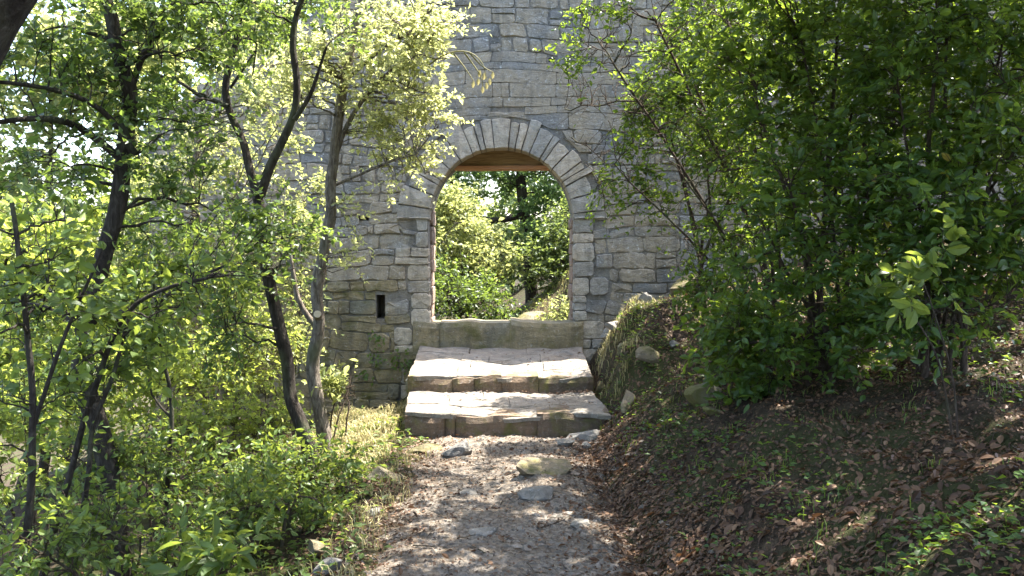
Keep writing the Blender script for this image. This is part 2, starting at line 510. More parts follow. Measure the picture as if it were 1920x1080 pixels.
made, big = [], []
for s in stones:
    u0, u1, v0, v1, smooth = s
    cu, cv = (u0 + u1) / 2, (v0 + v1) / 2
    key = (u0 == -0.30 and u1 == 0.16)
    if not key and cv < 3.27 and cv > 3.14 and cu > -0.45 and cu < 0.3:
        if u1 > -0.3 and u0 < 0.16:
            if cu < -0.07: u1 = -0.31
            else: u0 = 0.17
            if u1 - u0 < 0.07: continue
    skip = False
    for (a, b, c, d) in holes:
        if u0 < b and u1 > a and v0 < d and v1 > c:
            if u0 < a - 0.06: u1 = a
            elif u1 > b + 0.06: u0 = b
            elif v0 < c - 0.05: v1 = c
            elif v1 > d + 0.05: v0 = d
            else: skip = True
    if skip: continue
    if cv < OC_Z + 0.02:
        lo, hi = OC_X - O_R - jamb_w(cv, 0), OC_X + O_R + jamb_w(cv, 1)
        if u0 < hi and u1 > lo:
            if u0 < lo - 0.07: u1 = lo
            elif u1 > hi + 0.07: u0 = hi
            else: continue
    if cv > wall_top(cu): continue
    gap = 0.002 if smooth else rng.uniform(0.002, 0.008)
    o = rect_outline(u0 + gap, u1 - gap, v0 + gap, v1 - gap, rng, 0.004 if smooth else 0.011, 0.11, 0.10 if smooth else rng.uniform(0.07, 0.22))
    if not key: o = warp(o)
    dx, dz = o[:, 0] - OC_X, o[:, 1] - OC_Z
    rr = np.hypot(dx, dz)
    inside = (rr < O_R + V_LEN + 0.012) & (o[:, 1] > OC_Z - 0.12)
    if inside.all() or (np.hypot(cu - OC_X, cv - OC_Z) < O_R + V_LEN - 0.06 and cv > OC_Z): continue
    if inside.any():
        k = (O_R + V_LEN + 0.012) / rr[inside]
        o[inside, 0] = OC_X + dx[inside] * k; o[inside, 1] = OC_Z + dz[inside] * k
        ar = 0.5 * abs(np.dot(o[:, 0], np.roll(o[:, 1], 1)) - np.dot(o[:, 1], np.roll(o[:, 0], 1)))
        if ar < 0.006: continue
    lump = 0.004 if smooth else rng.uniform(0.005, 0.017)
    V, Fs = stone_geo(o, 0.06, lump, 0.004 if smooth else rng.uniform(0.005, 0.014), rng, wallmap)
    c = o.mean(0)
    t = float(np.clip(rng.normal(0.5, 0.25), 0, 1))
    mat = 'stone_low' if c[1] < 0.75 + 0.5 * rng.random() + 0.5 * sstep(-1.2, -2.4, c[0]) and c[0] < 0 else 'stone'
    area = (u1 - u0) * (v1 - v0)
    vis = (-2.5 < c[0] < 2.1) and (-0.55 < c[1] < 4.7)
    made.append((V, Fs, t, mat, area if vis else 0.0))

order = sorted(range(len(made)), key=lambda i: -made[i][4])
keep = set(i for i in order[:290] if made[i][4] > 0)
rest = {'stone': ([], [], []), 'stone_low': ([], [], [])}
for i, (V, Fs, t, mat, a) in enumerate(made):
    if i in keep:
        obj('stone', py_mesh('stone', V, Fs, t), wall, M[mat])
    else:
        rv, rf, rt = rest[mat]
        b0 = len(rv); rv.extend(V); rf.extend(tuple(b0 + k for k in f) for f in Fs); rt.extend([t] * len(Fs))
rest_v, rest_f, rest_t, rest_m = [], [], [], []
for k, mat in enumerate(('stone', 'stone_low')):
    rv, rf, rt = rest[mat]
    b0 = len(rest_v); rest_v += rv; rest_f += [tuple(b0 + q for q in f) for f in rf]; rest_t += rt; rest_m += [k] * len(rf)
me = py_mesh('small_stones', rest_v, rest_f, 0.5)
me.attributes['tint'].data.foreach_set('value', np.array(rest_t, np.float32))
me.materials.append(M['stone']); me.materials.append(M['stone_low'])
me.polygons.foreach_set('material_index', np.array(rest_m, np.int32))
tag(obj('small_stones', me, wall), kind='stuff')

# jamb stones, both sides of the gate
SILL_Z = 0.75
for side in (0, 1):
    z = -0.2 if side == 0 else 0.2
    while z < OC_Z + 0.05:
        h = float(rng.choice([0.09, 0.12, 0.15, 0.19, 0.22]))
        if z + h > OC_Z - 0.04: h = OC_Z + 0.03 - z
        jw = jamb_w(z + h / 2, side)
        if side == 0: spans = [(OC_X - O_R - jw, OC_X - O_R)]
        else: spans = [(OC_X + O_R, OC_X + O_R + jw)]
        if jw > 0.34 and rng.random() < 0.6:
            a, b = spans[0]; m = a + (b - a) * rng.uniform(0.35, 0.65); spans = [(a, m), (m, b)]
        for (a, b) in spans:
            edge = rng.uniform(-0.012, 0.012)
            if side == 0 and abs(b - (OC_X - O_R)) < 1e-6: b += edge
            if side == 1 and abs(a - (OC_X + O_R)) < 1e-6: a += edge
            o = rect_outline(a + 0.006, b - 0.006, z + 0.006, z + h - 0.006, rng, 0.007, 0.12, 0.16)
            V, Fs = stone_geo(o, 0.24, 0.013, 0.009, rng, lambda u, v, w: (u, WALL_Y - 0.012 - w, v))
            obj('jamb_stone', py_mesh('jamb_stone', V, Fs, float(np.clip(rng.normal(0.5, 0.25), 0, 1))), wall, M['voussoir'])
        z += h
        if h <= 0.03: break
# reveal stones deeper in the gateway
for side in (0, 1):
    z = 0.4
    while z < OC_Z:
        h = rng.uniform(0.13, 0.24); x0 = OC_X + (-O_R if side == 0 else O_R)
        sg = 1 if side == 0 else -1
        o = rect_outline(WALL_Y + 0.25, WALL_Y + 0.74, z + 0.005, z + h - 0.005, rng, 0.01, 0.16, 0.15)
        V, Fs = stone_geo(o, 0.05, 0.012, 0.012, rng, lambda u, v, w: (x0 + sg * (0.012 + w), u, v))
        obj('reveal_stone', py_mesh('reveal_stone', V, Fs, float(rng.random())), wall, M['reveal'])
        z += h
# voussoirs
ang, cuts = 0.0, [0.0]
while ang < math.pi:
    ang += float(rng.choice([0.075, 0.095, 0.12, 0.16, 0.2])); cuts.append(ang)
cuts = np.array(cuts) * math.pi / cuts[-1]
for a0, a1 in zip(cuts[:-1], cuts[1:]):
    L = V_LEN + rng.uniform(-0.10, 0.03)
    g = 0.006
    def pol(r, a, s): return (OC_X + r * math.cos(a) - s * g * math.sin(a), OC_Z + r * math.sin(a) + s * g * math.cos(a))
    am = (a0 + a1) / 2
    o = [pol(O_R, a0, 1), pol(O_R + L * 0.33, a0, 1), pol(O_R + L * 0.66, a0, 1), pol(O_R + L, a0, 1)]
    o += [pol(O_R + L + 0.01, am, 0)] + [pol(O_R + L, a1, -1), pol(O_R + L * 0.66, a1, -1), pol(O_R + L * 0.33, a1, -1), pol(O_R, a1, -1), pol(O_R, am, 0)]
    o = np.array(o) + rng.uniform(-0.004, 0.004, (10, 2))
    V, Fs = stone_geo(o, 0.34, 0.014, 0.008, rng, lambda u, v, w: (u, WALL_Y - 0.016 - w, v))
    obj('voussoir', py_mesh('voussoir', V, Fs, float(np.clip(rng.normal(0.5, 0.3), 0, 1))), wall, M['voussoir'])

# core of the wall behind the stones
TH = 0.78
yf, yb = WALL_Y + 0.017, WALL_Y + TH
xl, xr = OC_X - O_R - 0.012, OC_X + O_R + 0.012
hole_x = [h[k] + e for h in holes for k, e in ((0, -0.004), (1, 0.004))]
xs = sorted(set(np.round(np.concatenate([hole_x, np.linspace(-4.35, xl, 24), OC_X + (O_R + 0.012) * np.cos(np.linspace(math.pi, 0, 33)), np.linspace(xr, 6.7, 30)]), 5)))
V, Fs = [], []
def q(*p):
    b0 = len(V); V.extend(p); Fs.append(tuple(range(b0, b0 + len(p))))
def bot(x, inner):
    if not inner: return -1.5
    return OC_Z + math.sqrt(max(0.0, (O_R + 0.012) ** 2 - (x - OC_X) ** 2))
for x0, x1 in zip(xs[:-1], xs[1:]):
    inner = xl - 1e-4 <= x0 and x1 <= xr + 1e-4
    b0, b1, t0, t1 = bot(x0, inner), bot(x1, inner), float(wall_top(x0)) - 0.06, float(wall_top(x1)) - 0.06
    hs = [h for h in holes if h[0] - 0.006 < (x0 + x1) / 2 < h[1] + 0.006]
    za0, za1 = b0, b1
    for (a, b, c, d) in sorted(hs, key=lambda h: h[2]):
        q((x0, yf, za0), (x1, yf, za1), (x1, yf, c), (x0, yf, c)); za0 = za1 = d
        q((x0, yf + .4, c), (x1, yf + .4, c), (x1, yf + .4, d), (x0, yf + .4, d))
        q((x0, yf, c), (x1, yf, c), (x1, yf + .4, c), (x0, yf + .4, c)); q((x0, yf + .4, d), (x1, yf + .4, d), (x1, yf, d), (x0, yf, d))
    q((x0, yf, za0), (x1, yf, za1), (x1, yf, t1), (x0, yf, t0))
    q((x1, yb, b1), (x0, yb, b0), (x0, yb, t0), (x1, yb, t1))
    q((x0, yf, t0), (x1, yf, t1), (x1, yb, t1), (x0, yb, t0))
    if inner: q((x0, yb, b0), (x1, yb, b1), (x1, yf, b1), (x0, yf, b0))
for x, top, s in ((xs[0], float(wall_top(xs[0])) - 0.06, 1), (xs[-1], float(wall_top(xs[-1])) - 0.06, -1), (xl, OC_Z, -1), (xr, OC_Z, 1)):
    q((x, yb, -1.5), (x, yf, -1.5), (x, yf, top), (x, yb, top))
for (a, b, c, d) in holes:
    for x in (a - 0.004, b + 0.004): q((x, yf, c), (x, yf + .4, c), (x, yf + .4, d), (x, yf, d))
obj('mortar_core', py_mesh('mortar_core', V, Fs, 0.5), wall, M['mortar'])

def box(x0, x1, y0, y1, z0, z1, r=None, jit=0.0, seg=6):
    """a long block cut along x with slightly wandering edges"""
    V, Fs = [], []
    X = np.linspace(x0, x1, seg + 1)
    for x in X:
        j = (lambda: r.uniform(-jit, jit)) if r is not None else (lambda: 0.0)
        V += [(x, y0 + j(), z0 + j()), (x, y1, z0 + j()), (x, y1, z1 + j()), (x, y0 + j(), z1 + j())]
    for i in range(seg):
        a = 4 * i
        for k in range(4):
            Fs.append((a + k, a + (k + 1) % 4, a + 4 + (k + 1) % 4, a + 4 + k)[::-1])
    Fs.append((0, 1, 2, 3)); Fs.append((4 * seg + 3, 4 * seg + 2, 4 * seg + 1, 4 * seg))
    return V, Fs
V, Fs = box(OC_X - 0.78, OC_X + 0.78, WALL_Y + 0.42, WALL_Y + 0.66, 2.652, 2.88, rng, 0.008)
obj('lintel_beam', py_mesh('lintel_beam', V, Fs), wall, M['timber'])
V, Fs = box(OC_X - 0.78, OC_X + 0.78, WALL_Y + 0.39, WALL_Y + 0.665, 2.606, 2.650, rng, 0.004)
obj('lintel_plank', py_mesh('lintel_plank', V, Fs), wall, M['plank'])

# sill: rough low wall closing the foot of the gateway
sx = [-1.19, -0.87, -0.02, 0.86]
for a, b in zip(sx[:-1], sx[1:]):
    zt = SILL_Z + rng.uniform(-0.02, 0.02)
    V, Fs = rough_block(a, b - 0.002, 0.30, zt, lambda u, v: WALL_Y - 0.055, 0.5, int(40 + 10 * a), 0.016, 0.035)
    obj('sill_stone', py_mesh('sill_stone', V, Fs, float(rng.uniform(0.2, 0.8))), wall, M['stone_low'])

# ------------------------------------------------------------------ steps
steps = thing('stone_steps', 'two broad worn stone steps with a paved landing below the arched gate', 'steps', loc=(0, 8, 0))
def add_step_part(name, V, Fs, tint, mat):
    V = [(v[0], v[1] - 8.0, v[2]) for v in V]
    return obj(name, py_mesh(name, V, Fs, tint), steps, mat)
def left_edge(y):  return np.interp(y, [8, 9.0, 9.1, 11.2], [-0.93, -1.0, -1.02, -1.1])
def right_edge(y): return np.interp(y, [8, 9.0, 9.1, 11.2], [0.86, 0.80, 0.78, 0.84])
def paving(y_rows, zfun, ncols, front_jit):
    for r_i, (y0, y1) in enumerate(zip(y_rows[:-1], y_rows[1:])):
        n = ncols[r_i]
        cuts = np.sort(np.concatenate([[0, 1], np.linspace(0, 1, n + 1)[1:-1] + rng.uniform(-0.3, 0.3, n - 1) / n]))
        for c0, c1 in zip(cuts[:-1], cuts[1:]):
            o = []
            def L(y, c): return left_edge(y) + (right_edge(y) - left_edge(y)) * c
            m = max(4, int((c1 - c0) * 26))
            for c in np.linspace(c0, c1, m): o.append((L(y0, c), y0 + (front_jit * (0.4 * rng.uniform(-1, 1) + math.sin(17 * c + y0) + 0.6 * math.sin(41 * c + 2)) if r_i == 0 else 0.012 * math.sin(23 * c + 9 * y0))))
            for k in (1, 2): o.append((L(y0 + (y1 - y0) * k / 3, c1), y0 + (y1 - y0) * k / 3))
            for c in np.linspace(c1, c0, m): o.append((L(y1, c), y1))
            for k in (2, 1): o.append((L(y0 + (y1 - y0) * k / 3, c0), y0 + (y1 - y0) * k / 3))
            o = np.array(o); cc = o.mean(0)
            o = cc + (o - cc) * 0.995 + rng.uniform(-0.005, 0.005, o.shape)
            V, Fs = stone_geo(o, 0.045, 0.007, 0.008, rng, lambda u, v, w: (u, v, zfun(v) + w + 0.012 * math.sin(5 * u + 3 * v) + 0.008 * math.sin(13 * u - 7 * v) - 0.028 * math.exp(-((u - 0.05) / 0.45) ** 2)), 0.012)
            add_step_part('paving_stone', V, Fs, float(rng.uniform(0.35, 0.65)), M['step'])
paving([8.03, 8.42, 8.78, 9.12], lambda y: 0.195 + 0.04 * (y - 8), (3, 4, 3), 0.026)
paving([9.08, 9.55, 10.05, 10.6, 11.13], lambda y: 0.385 + 0.033 * (y - 9.1), (4, 3, 4, 3), 0.03)
def risers(y, z0, zt, cuts, mat, bulge):
    for a, b in zip(cuts[:-1], cuts[1:]):
        top = zt - 0.012 + rng.uniform(-0.012, 0.006)
        V, Fs = rough_block(a, b - 0.003, z0, top, lambda u, v: y - bulge + 0.12 * max(0, u - 0.45) + 0.02 * math.sin(6 * u + 1), 0.4, int(60 + 20 * (a + y)), 0.02, 0.03, 0.045)
        add_step_part('riser_stone', V, Fs, float(rng.uniform(0.1, 0.9)), mat)
risers(8.06, -0.10, 0.19, [-0.93, -0.58, -0.49, 0.22, 0.85], M['riser'], 0.055)
risers(9.12, 0.10, 0.375, [-1.02, -0.58, -0.36, -0.10, 0.26, 0.80], M['riser'], 0.075)
# rubble packing that carries the treads, with the rough left flank
for (y0, y1, zt) in ((8.16, 9.2, 0.085), (9.2, 11.19, 0.27)):
    V, Fs = box(-0.97, 0.80, y0, y1, -0.45, zt, rng, 0.012, 10)
    add_step_part('rubble_fill', V, Fs, 0.4, M['mossrock'])
y = 9.12
while y < 11.0:
    w = rng.uniform(0.22, 0.42)
    for (z0, z1) in ((-0.35, -0.05), (-0.05, 0.16), (0.16, 0.37)):
        o = rect_outline(y, min(y + w, 11.15), z0 + 0.006, z1 - 0.006, rng, 0.012, 0.1, 0.2)
        V, Fs = stone_geo(o, 0.12, 0.025, 0.025, rng, lambda u, v, w_: (-1.02 - w_ - 0.02 * (u - 9), u, v))
        add_step_part('flank_stone', V, [f[::-1] for f in Fs], float(rng.random()), M['stone_low'])
    y += w

# ------------------------------------------------------------------ loose rocks
import bmesh
def rock(px, py, Y, size, label, mat='rock', rot=0.0, seed=0, tilt=(0, 0), sink=0.3, loc=None):
    r = np.random.default_rng(100 + seed)
    bm = bmesh.new(); bmesh.ops.create_icosphere(bm, subdivisions=3, radius=1.0)
    V = np.array([v.co[:] for v in bm.verts])
    cuts = unit(r.normal(size=(15, 3)) * np.array([1, 1, 0.9]))
    for c in cuts:
        lim = r.uniform(0.38, 0.72)
        d = V @ c
        V = V - np.outer(np.maximum(0, d - lim), c)
    V = V * (1 + 0.05 * vnoise(V, 2.3, seed)[:, None] + 0.04 * vnoise(V, 7, seed + 3)[:, None])
    V = V / np.abs(V).max(0) * (np.array(size) / 2)
    for v, c in zip(bm.verts, V): v.co = c
    me = bpy.data.meshes.new('rock'); bm.to_mesh(me); bm.free()
    a = me.attributes.new('tint', 'FLOAT', 'FACE')
    a.data.foreach_set('value', np.full(len(me.polygons), r.uniform(0.3, 0.9), dtype=np.float32))
    o = obj('rock', me, None, M[mat])
    p = at(px, py, Y) if loc is None else np.array(loc)
    zg = float(surf(p[0], p[1]))
    o.location = (p[0], p[1], (zg if loc is None else p[2]) + size[2] * (0.5 - sink))
    o.rotation_euler = (tilt[0], tilt[1], rot)
    return tag(o, label, 'rock', 'loose rocks along the path')
rock(1098, 805, 7.88, (0.36, 0.24, 0.13), 'flat pale slab leaning on the lower step at its right end', 'rock', 0.3, 1, (0.12, -0.22), 0.2)
rock(797, 848, 7.45, (0.28, 0.2, 0.12), 'dark flat stone block on the left of the path before the steps', 'mossrock', 0.05, 2, (0, 0), 0.3)
rock(862, 862, 7.25, (0.34, 0.28, 0.17), 'bright sunlit boulder beside the dark flat block before the steps', 'rock', 0.5, 3, (0, 0), 0.35)
rock(1012, 942, 5.95, (0.30, 0.2, 0.13), 'angular grey rock in the middle of the path', 'rock', 0.2, 4, (0, 0), 0.3)
rock(1010, 905, 6.5, (0.46, 0.4, 0.17), 'low mossy hump of bedrock behind the angular rock on the path', 'mossrock', 0.3, 5, (0.1, 0.1), 0.42)
rock(1062, 830, 7.65, (0.16, 0.12, 0.08), 'small stone on the path below the leaning slab', 'rock', 0.4, 6, (0, 0), 0.3)
rock(1100, 830, 7.6, (0.12, 0.1, 0.07), 'smallest stone right of the small stone below the slab', 'rock', 1.4, 7, (0, 0), 0.3)
rock(1212, 606, 9.9, (0.19, 0.15, 0.17), 'rounded grey stone on top of the bank by the dry grass', 'rock', 0.2, 8, (0, 0), 0.2)
rock(1243, 617, 9.6, (0.24, 0.2, 0.11), 'flat pale stone right of the rounded stone on the bank', 'rock', 0.8, 9, (0, 0), 0.2)
rock(1300, 565, 10.4, (0.7, 0.4, 0.42), 'large leaning grey outcrop at the foot of the wall by the shrubs', 'mossrock', 0.3, 10, (0.2, -0.5), 0.4)
rock(1312, 728, 7.2, (0.40, 0.35, 0.26), 'dark mossy boulder topped with fallen leaves on the bank', 'mossrock', 0.3, 11, (0, 0), 0.3)
rock(1180, 770, 7.9, (0.10, 0.34, 0.20), 'tilted thin slab set into the foot of the bank', 'mossrock', -0.5, 12, (0.3, -0.4), 0.35)
rock(612, 1048, 4.75, (0.17, 0.13, 0.10), 'pale angular rock on the left verge at the bottom', 'rock', 0.6, 13, (0, 0), 0.25)
rock(592, 1003, 5.1, (0.13, 0.12, 0.13), 'dark rock under the leaves left of the path', 'mossrock', 0.2, 14, (0, 0), 0.2)
rock(700, 955, 5.7, (0.15, 0.11, 0.07), 'small grey stone on the left verge of the path', 'rock', 0.9, 15, (0, 0), 0.25)
rock(985, 592, 13.4, (0.7, 0.5, 0.26), 'slanting mossy rock ledge seen through the gate', 'mossrock', 0.5, 16, (0.1, -0.35), 0.6)
rock(1150, 610, 10.7, (0.34, 0.22, 0.16), 'flat rock between the gate jamb and the bank', 'rock', 0.1, 17, (0.1, -0.1), 0.25)
rock(1170, 690, 9.0, (0.2, 0.2, 0.16), 'brown stone sticking out of the mossy bank beside the landing', 'mossrock', 0.4, 18, (0, 0), 0.3)
rock(715, 880, 6.7, (0.3, 0.22, 0.16), 'dark earthy stone at the left rim of the path', 'mossrock', 0.2, 19, (0, 0), 0.4)
rock(1340, 800, 6.4, (0.26, 0.2, 0.1), 'greenish flat stone lying among the litter on the bank', 'mossrock', 0.5, 20, (0, 0.2), 0.3)

rock(1128, 668, 9.35, (0.2, 0.22, 0.15), 'grey stone set in the earth edge right beside the landing', 'mossrock', 0.7, 21, (0.2, 0.3), 0.35)
rock(1152, 640, 9.8, (0.24, 0.2, 0.14), 'stone at the rim of the bank between the gate jamb and the dry grass', 'rock', 1.1, 22, (0.1, 0.1), 0.3)
rock(1215, 722, 8.5, (0.26, 0.2, 0.14), 'brown stone half buried on the bank above the lower step', 'mossrock', 0.2, 23, (0.2, 0.2), 0.4)
rock(1265, 690, 8.6, (0.16, 0.14, 0.1), 'small grey stone on the bank left of the dark mossy boulder', 'rock', 0.9, 24, (0, 0.2), 0.3)
rock(905, 1000, 5.2, (0.2, 0.15, 0.07), 'flush flat stone left of the middle near the bottom of the path', 'rock', 0.3, 25, (0, 0), 0.46)
rock(1090, 985, 5.35, (0.18, 0.13, 0.06), 'flush flat stone right of the middle near the bottom of the path', 'rock', 1.2, 26, (0, 0), 0.46)
rock(880, 925, 6.1, (0.22, 0.16, 0.07), 'flush flat stone left of the angular grey rock on the path', 'rock', 0.7, 27, (0, 0), 0.46)

# ------------------------------------------------------------------ sun gaps: patches of ground that the canopy leaves open to the sun
def ground_pt(px, py, z):
    p1, p0 = at(px, py, 5.0), CAM
    d = p1 - p0
    return p0 + d * ((z - p0[2]) / d[2])
def gpoly(pts, z): return np.array([ground_pt(a, b, z)[:2] for a, b in pts]), z
GAPS = [
    gpoly([(780, 655), (1090, 655), (1100, 684), (1010, 694), (940, 700), (755, 704)], 0.41),
    gpoly([(760, 736), (945, 734), (860, 750), (755, 772)], 0.22),
    gpoly([(750, 842), (880, 832), (925, 858), (1145, 854), (1140, 874), (940, 892), (850, 885), (770, 872)], 0.0),
    gpoly([(610, 800), (760, 752), (768, 800), (720, 850), (620, 835)], 0.0),
    gpoly([(1180, 585), (1270, 580), (1265, 606), (1185, 606)], 0.85),
]
gr = np.random.default_rng(5)
for _ in range(42):                                          # small gaps over the path: dapples
    y = gr.uniform(4.2, 6.9); x = gr.uniform(-0.7, 0.85) + 0.15
    a, b, th = gr.uniform(0.05, 0.16), gr.uniform(0.02, 0.05), gr.uniform(-0.3, 0.3)
    t = np.linspace(0, 2 * math.pi, 9)[:-1]
    e = np.stack([a * np.cos(t), b * np.sin(t)], -1)
    GAPS.append((np.stack([x + e[:, 0] * math.cos(th) - e[:, 1] * math.sin(th), y + e[:, 0] * math.sin(th) + e[:, 1] * math.cos(th)], -1), 0.02))
for _ in range(13):                                          # and on the bank
    y = gr.uniform(3.2, 7.5); x = gr.uniform(1.2, 3.4)
    t = np.linspace(0, 2 * math.pi, 9)[:-1]
    GAPS.append((np.stack([x + gr.uniform(0.05, 0.14) * np.cos(t), y + gr.uniform(0.03, 0.08) * np.sin(t)], -1), float(gh(x, y))))

for _ in range(9):
    y = gr.uniform(5.6, 7.0); x = gr.uniform(2.7, 3.9)
    t = np.linspace(0, 2 * math.pi, 9)[:-1]
    GAPS.append((np.stack([x + gr.uniform(0.1, 0.2) * np.cos(t), y + gr.uniform(0.05, 0.12) * np.sin(t)], -1), float(gh(x, y))))

def in_poly(q, poly):
    inside = np.zeros(len(q), bool)
    j = len(poly) - 1
    for i in range(len(poly)):
        xi, yi = poly[i]; xj, yj = poly[j]
        c = ((yi > q[:, 1]) != (yj > q[:, 1]))
        with np.errstate(divide='ignore', invalid='ignore'):
            xx = (xj - xi) * (q[:, 1] - yi) / (yj - yi + 1e-12) + xi
        inside ^= c & (q[:, 0] < xx)
        j = i
    return inside
def lets_sun_through(P):
    """True where a leaf at P would not stand in one of the sun gaps"""
    ok = np.ones(len(P), bool)
    for poly, z0 in GAPS:
        t = (P[:, 2] - z0) / SUN[2]
        qx = P[:, :2] - t[:, None] * SUN[:2]
        ok &= ~((t > 0.12) & in_poly(qx, poly))
    return ok

# ------------------------------------------------------------------ plants: tubes, leaves, growth
def tubes(Pts, Rad, sides):
    """Pts (n,k,3), Rad (n,k): vertices and quads of n tubes"""
    n, k, _ = Pts.shape
    tan = unit(np.gradient(Pts, axis=1))
    mean = unit(Pts[:, -1] - Pts[:, 0])
    ref = np.eye(3)[np.abs(mean).argmin(1)][:, None, :]
    s = unit(np.cross(tan, ref)); t = np.cross(tan, s)
    a = np.arange(sides) * 2 * math.pi / sides
    V = Pts[:, :, None, :] + Rad[:, :, None, None] * (np.cos(a)[None, None, :, None] * s[:, :, None, :] + np.sin(a)[None, None, :, None] * t[:, :, None, :])
    idx = np.arange(n * k * sides).reshape(n, k, sides)
    nx = np.roll(idx, -1, axis=2)
    T = np.stack([idx[:, :-1], nx[:, :-1], nx[:, 1:], idx[:, 1:]], -1).reshape(-1, 4)
    return V.reshape(-1, 3), T

def spline(pts, step=0.07):
    P = np.asarray(pts, float)
    E = np.vstack([2 * P[0] - P[1], P, 2 * P[-1] - P[-2]])
    out = []
    for i in range(1, len(E) - 2):
        p0, p1, p2, p3 = E[i - 1:i + 3]
        m = max(2, int(np.linalg.norm(p2 - p1) / step))
        t = np.linspace(0, 1, m, endpoint=False)[:, None]
        out.append(0.5 * ((2 * p1) + (-p0 + p2) * t + (2 * p0 - 5 * p1 + 4 * p2 - p3) * t ** 2 + (-p0 + 3 * p1 - 3 * p2 + p3) * t ** 3))
    out.append(P[-1:])
    return np.vstack(out)

LEAF4 = (np.array([[0, 0, 0], [-0.5, 0.42, 0.10], [0.5, 0.42, 0.10], [0, 0.5, -0.03], [0, 1, -0.10]]),
         np.array([[0, 3, 1], [1, 3, 4], [0, 2, 3], [2, 4, 3]]))
LEAF8 = (np.array([[0, 0, 0], [-0.36, 0.22, 0.05], [-0.5, 0.50, 0.10], [-0.33, 0.78, 0.04], [0, 1.0, -0.10],
                   [0.33, 0.78, 0.04], [0.5, 0.50, 0.10], [0.36, 0.22, 0.05], [0, 0.25, 0.0], [0, 0.52, -0.01], [0, 0.8, -0.05]]),
         np.array([[0, 8, 1], [8, 2, 1], [8, 9, 2], [9, 3, 2], [9, 10, 3], [10, 4, 3], [0, 7, 8], [7, 6, 8], [6, 9, 8], [6, 5, 9], [5, 10, 9], [5, 4, 10]]))
LEAF2 = (np.array([[0, 0, 0], [-0.5, 0.45, 0.06], [0.5, 0.5, 0.06], [0, 1, -0.06]]), np.array([[0, 2, 1], [1, 2, 3]]))

def leaf_geo(pos, dirs, nrm, size, width, shape):
    LV, LT = shape
    d = unit(dirs)
    s = unit(np.cross(d, nrm)); n = np.cross(s, d)
    L = size[:, None, None]
    V = pos[:, None, :] + L * (LV[None, :, 0:1] * width * s[:, None, :] + LV[None, :, 1:2] * d[:, None, :] + LV[None, :, 2:3] * n[:, None, :])
    T = (np.arange(len(pos)) * len(LV))[:, None, None] + LT[None]
    return V.reshape(-1, 3), T.reshape(-1, 3)

def sample_blobs(blobs, n, r, shell=0.0):
    w = np.array([b[4] if len(b) > 4 else (b[1] * b[2] * b[3]) ** 0.67 for b in blobs], float)
    idx = r.choice(len(blobs), n, p=w / w.sum())
    v = unit(r.normal(size=(n, 3))) * (r.random(n) ** (1 / 3) * (1 - shell) + shell)[:, None]
    C = np.array([b[0] for b in blobs]); R = np.array([[b[1], b[2], b[3]] for b in blobs])
    return C[idx] + v * R[idx]

def connect(targets, SP, SR, r, k, rs, re, lift):
    """curved branches from the nearest skeleton points to the targets"""
    A = np.empty_like(targets); RA = np.empty(len(targets))
    for i0 in range(0, len(targets), 400):
        t = targets[i0:i0 + 400]
        d = np.linalg.norm(t[:, None] - SP[None], axis=-1) + 0.55 * np.maximum(0, SP[None, :, 2] - t[:, None, 2] + 0.05)
        j = d.argmin(1)
        A[i0:i0 + 400] = SP[j]; RA[i0:i0 + 400] = SR[j]
    L = np.linalg.norm(targets - A, axis=1, keepdims=True)
    Cc = A + (targets - A) * 0.45 + np.array([0, 0, 1.0]) * L * lift * r.uniform(0.2, 1.3, (len(A), 1)) + r.normal(size=A.shape) * L * 0.09
    t = np.linspace(0, 1, k)[None, :, None]
    P = (1 - t) ** 2 * A[:, None] + 2 * t * (1 - t) * Cc[:, None] + t ** 2 * targets[:, None]
    wob = r.normal(size=P.shape) * (L * 0.022)[:, None]; wob[:, 0] = 0
    P = P + wob
    r0 = np.minimum(RA * 0.65, rs + 0.006 * L[:, 0])
    Rr = r0[:, None] + (np.minimum(re, r0)[:, None] - r0[:, None]) * np.linspace(0, 1, k)[None] ** 0.8
    return P, Rr

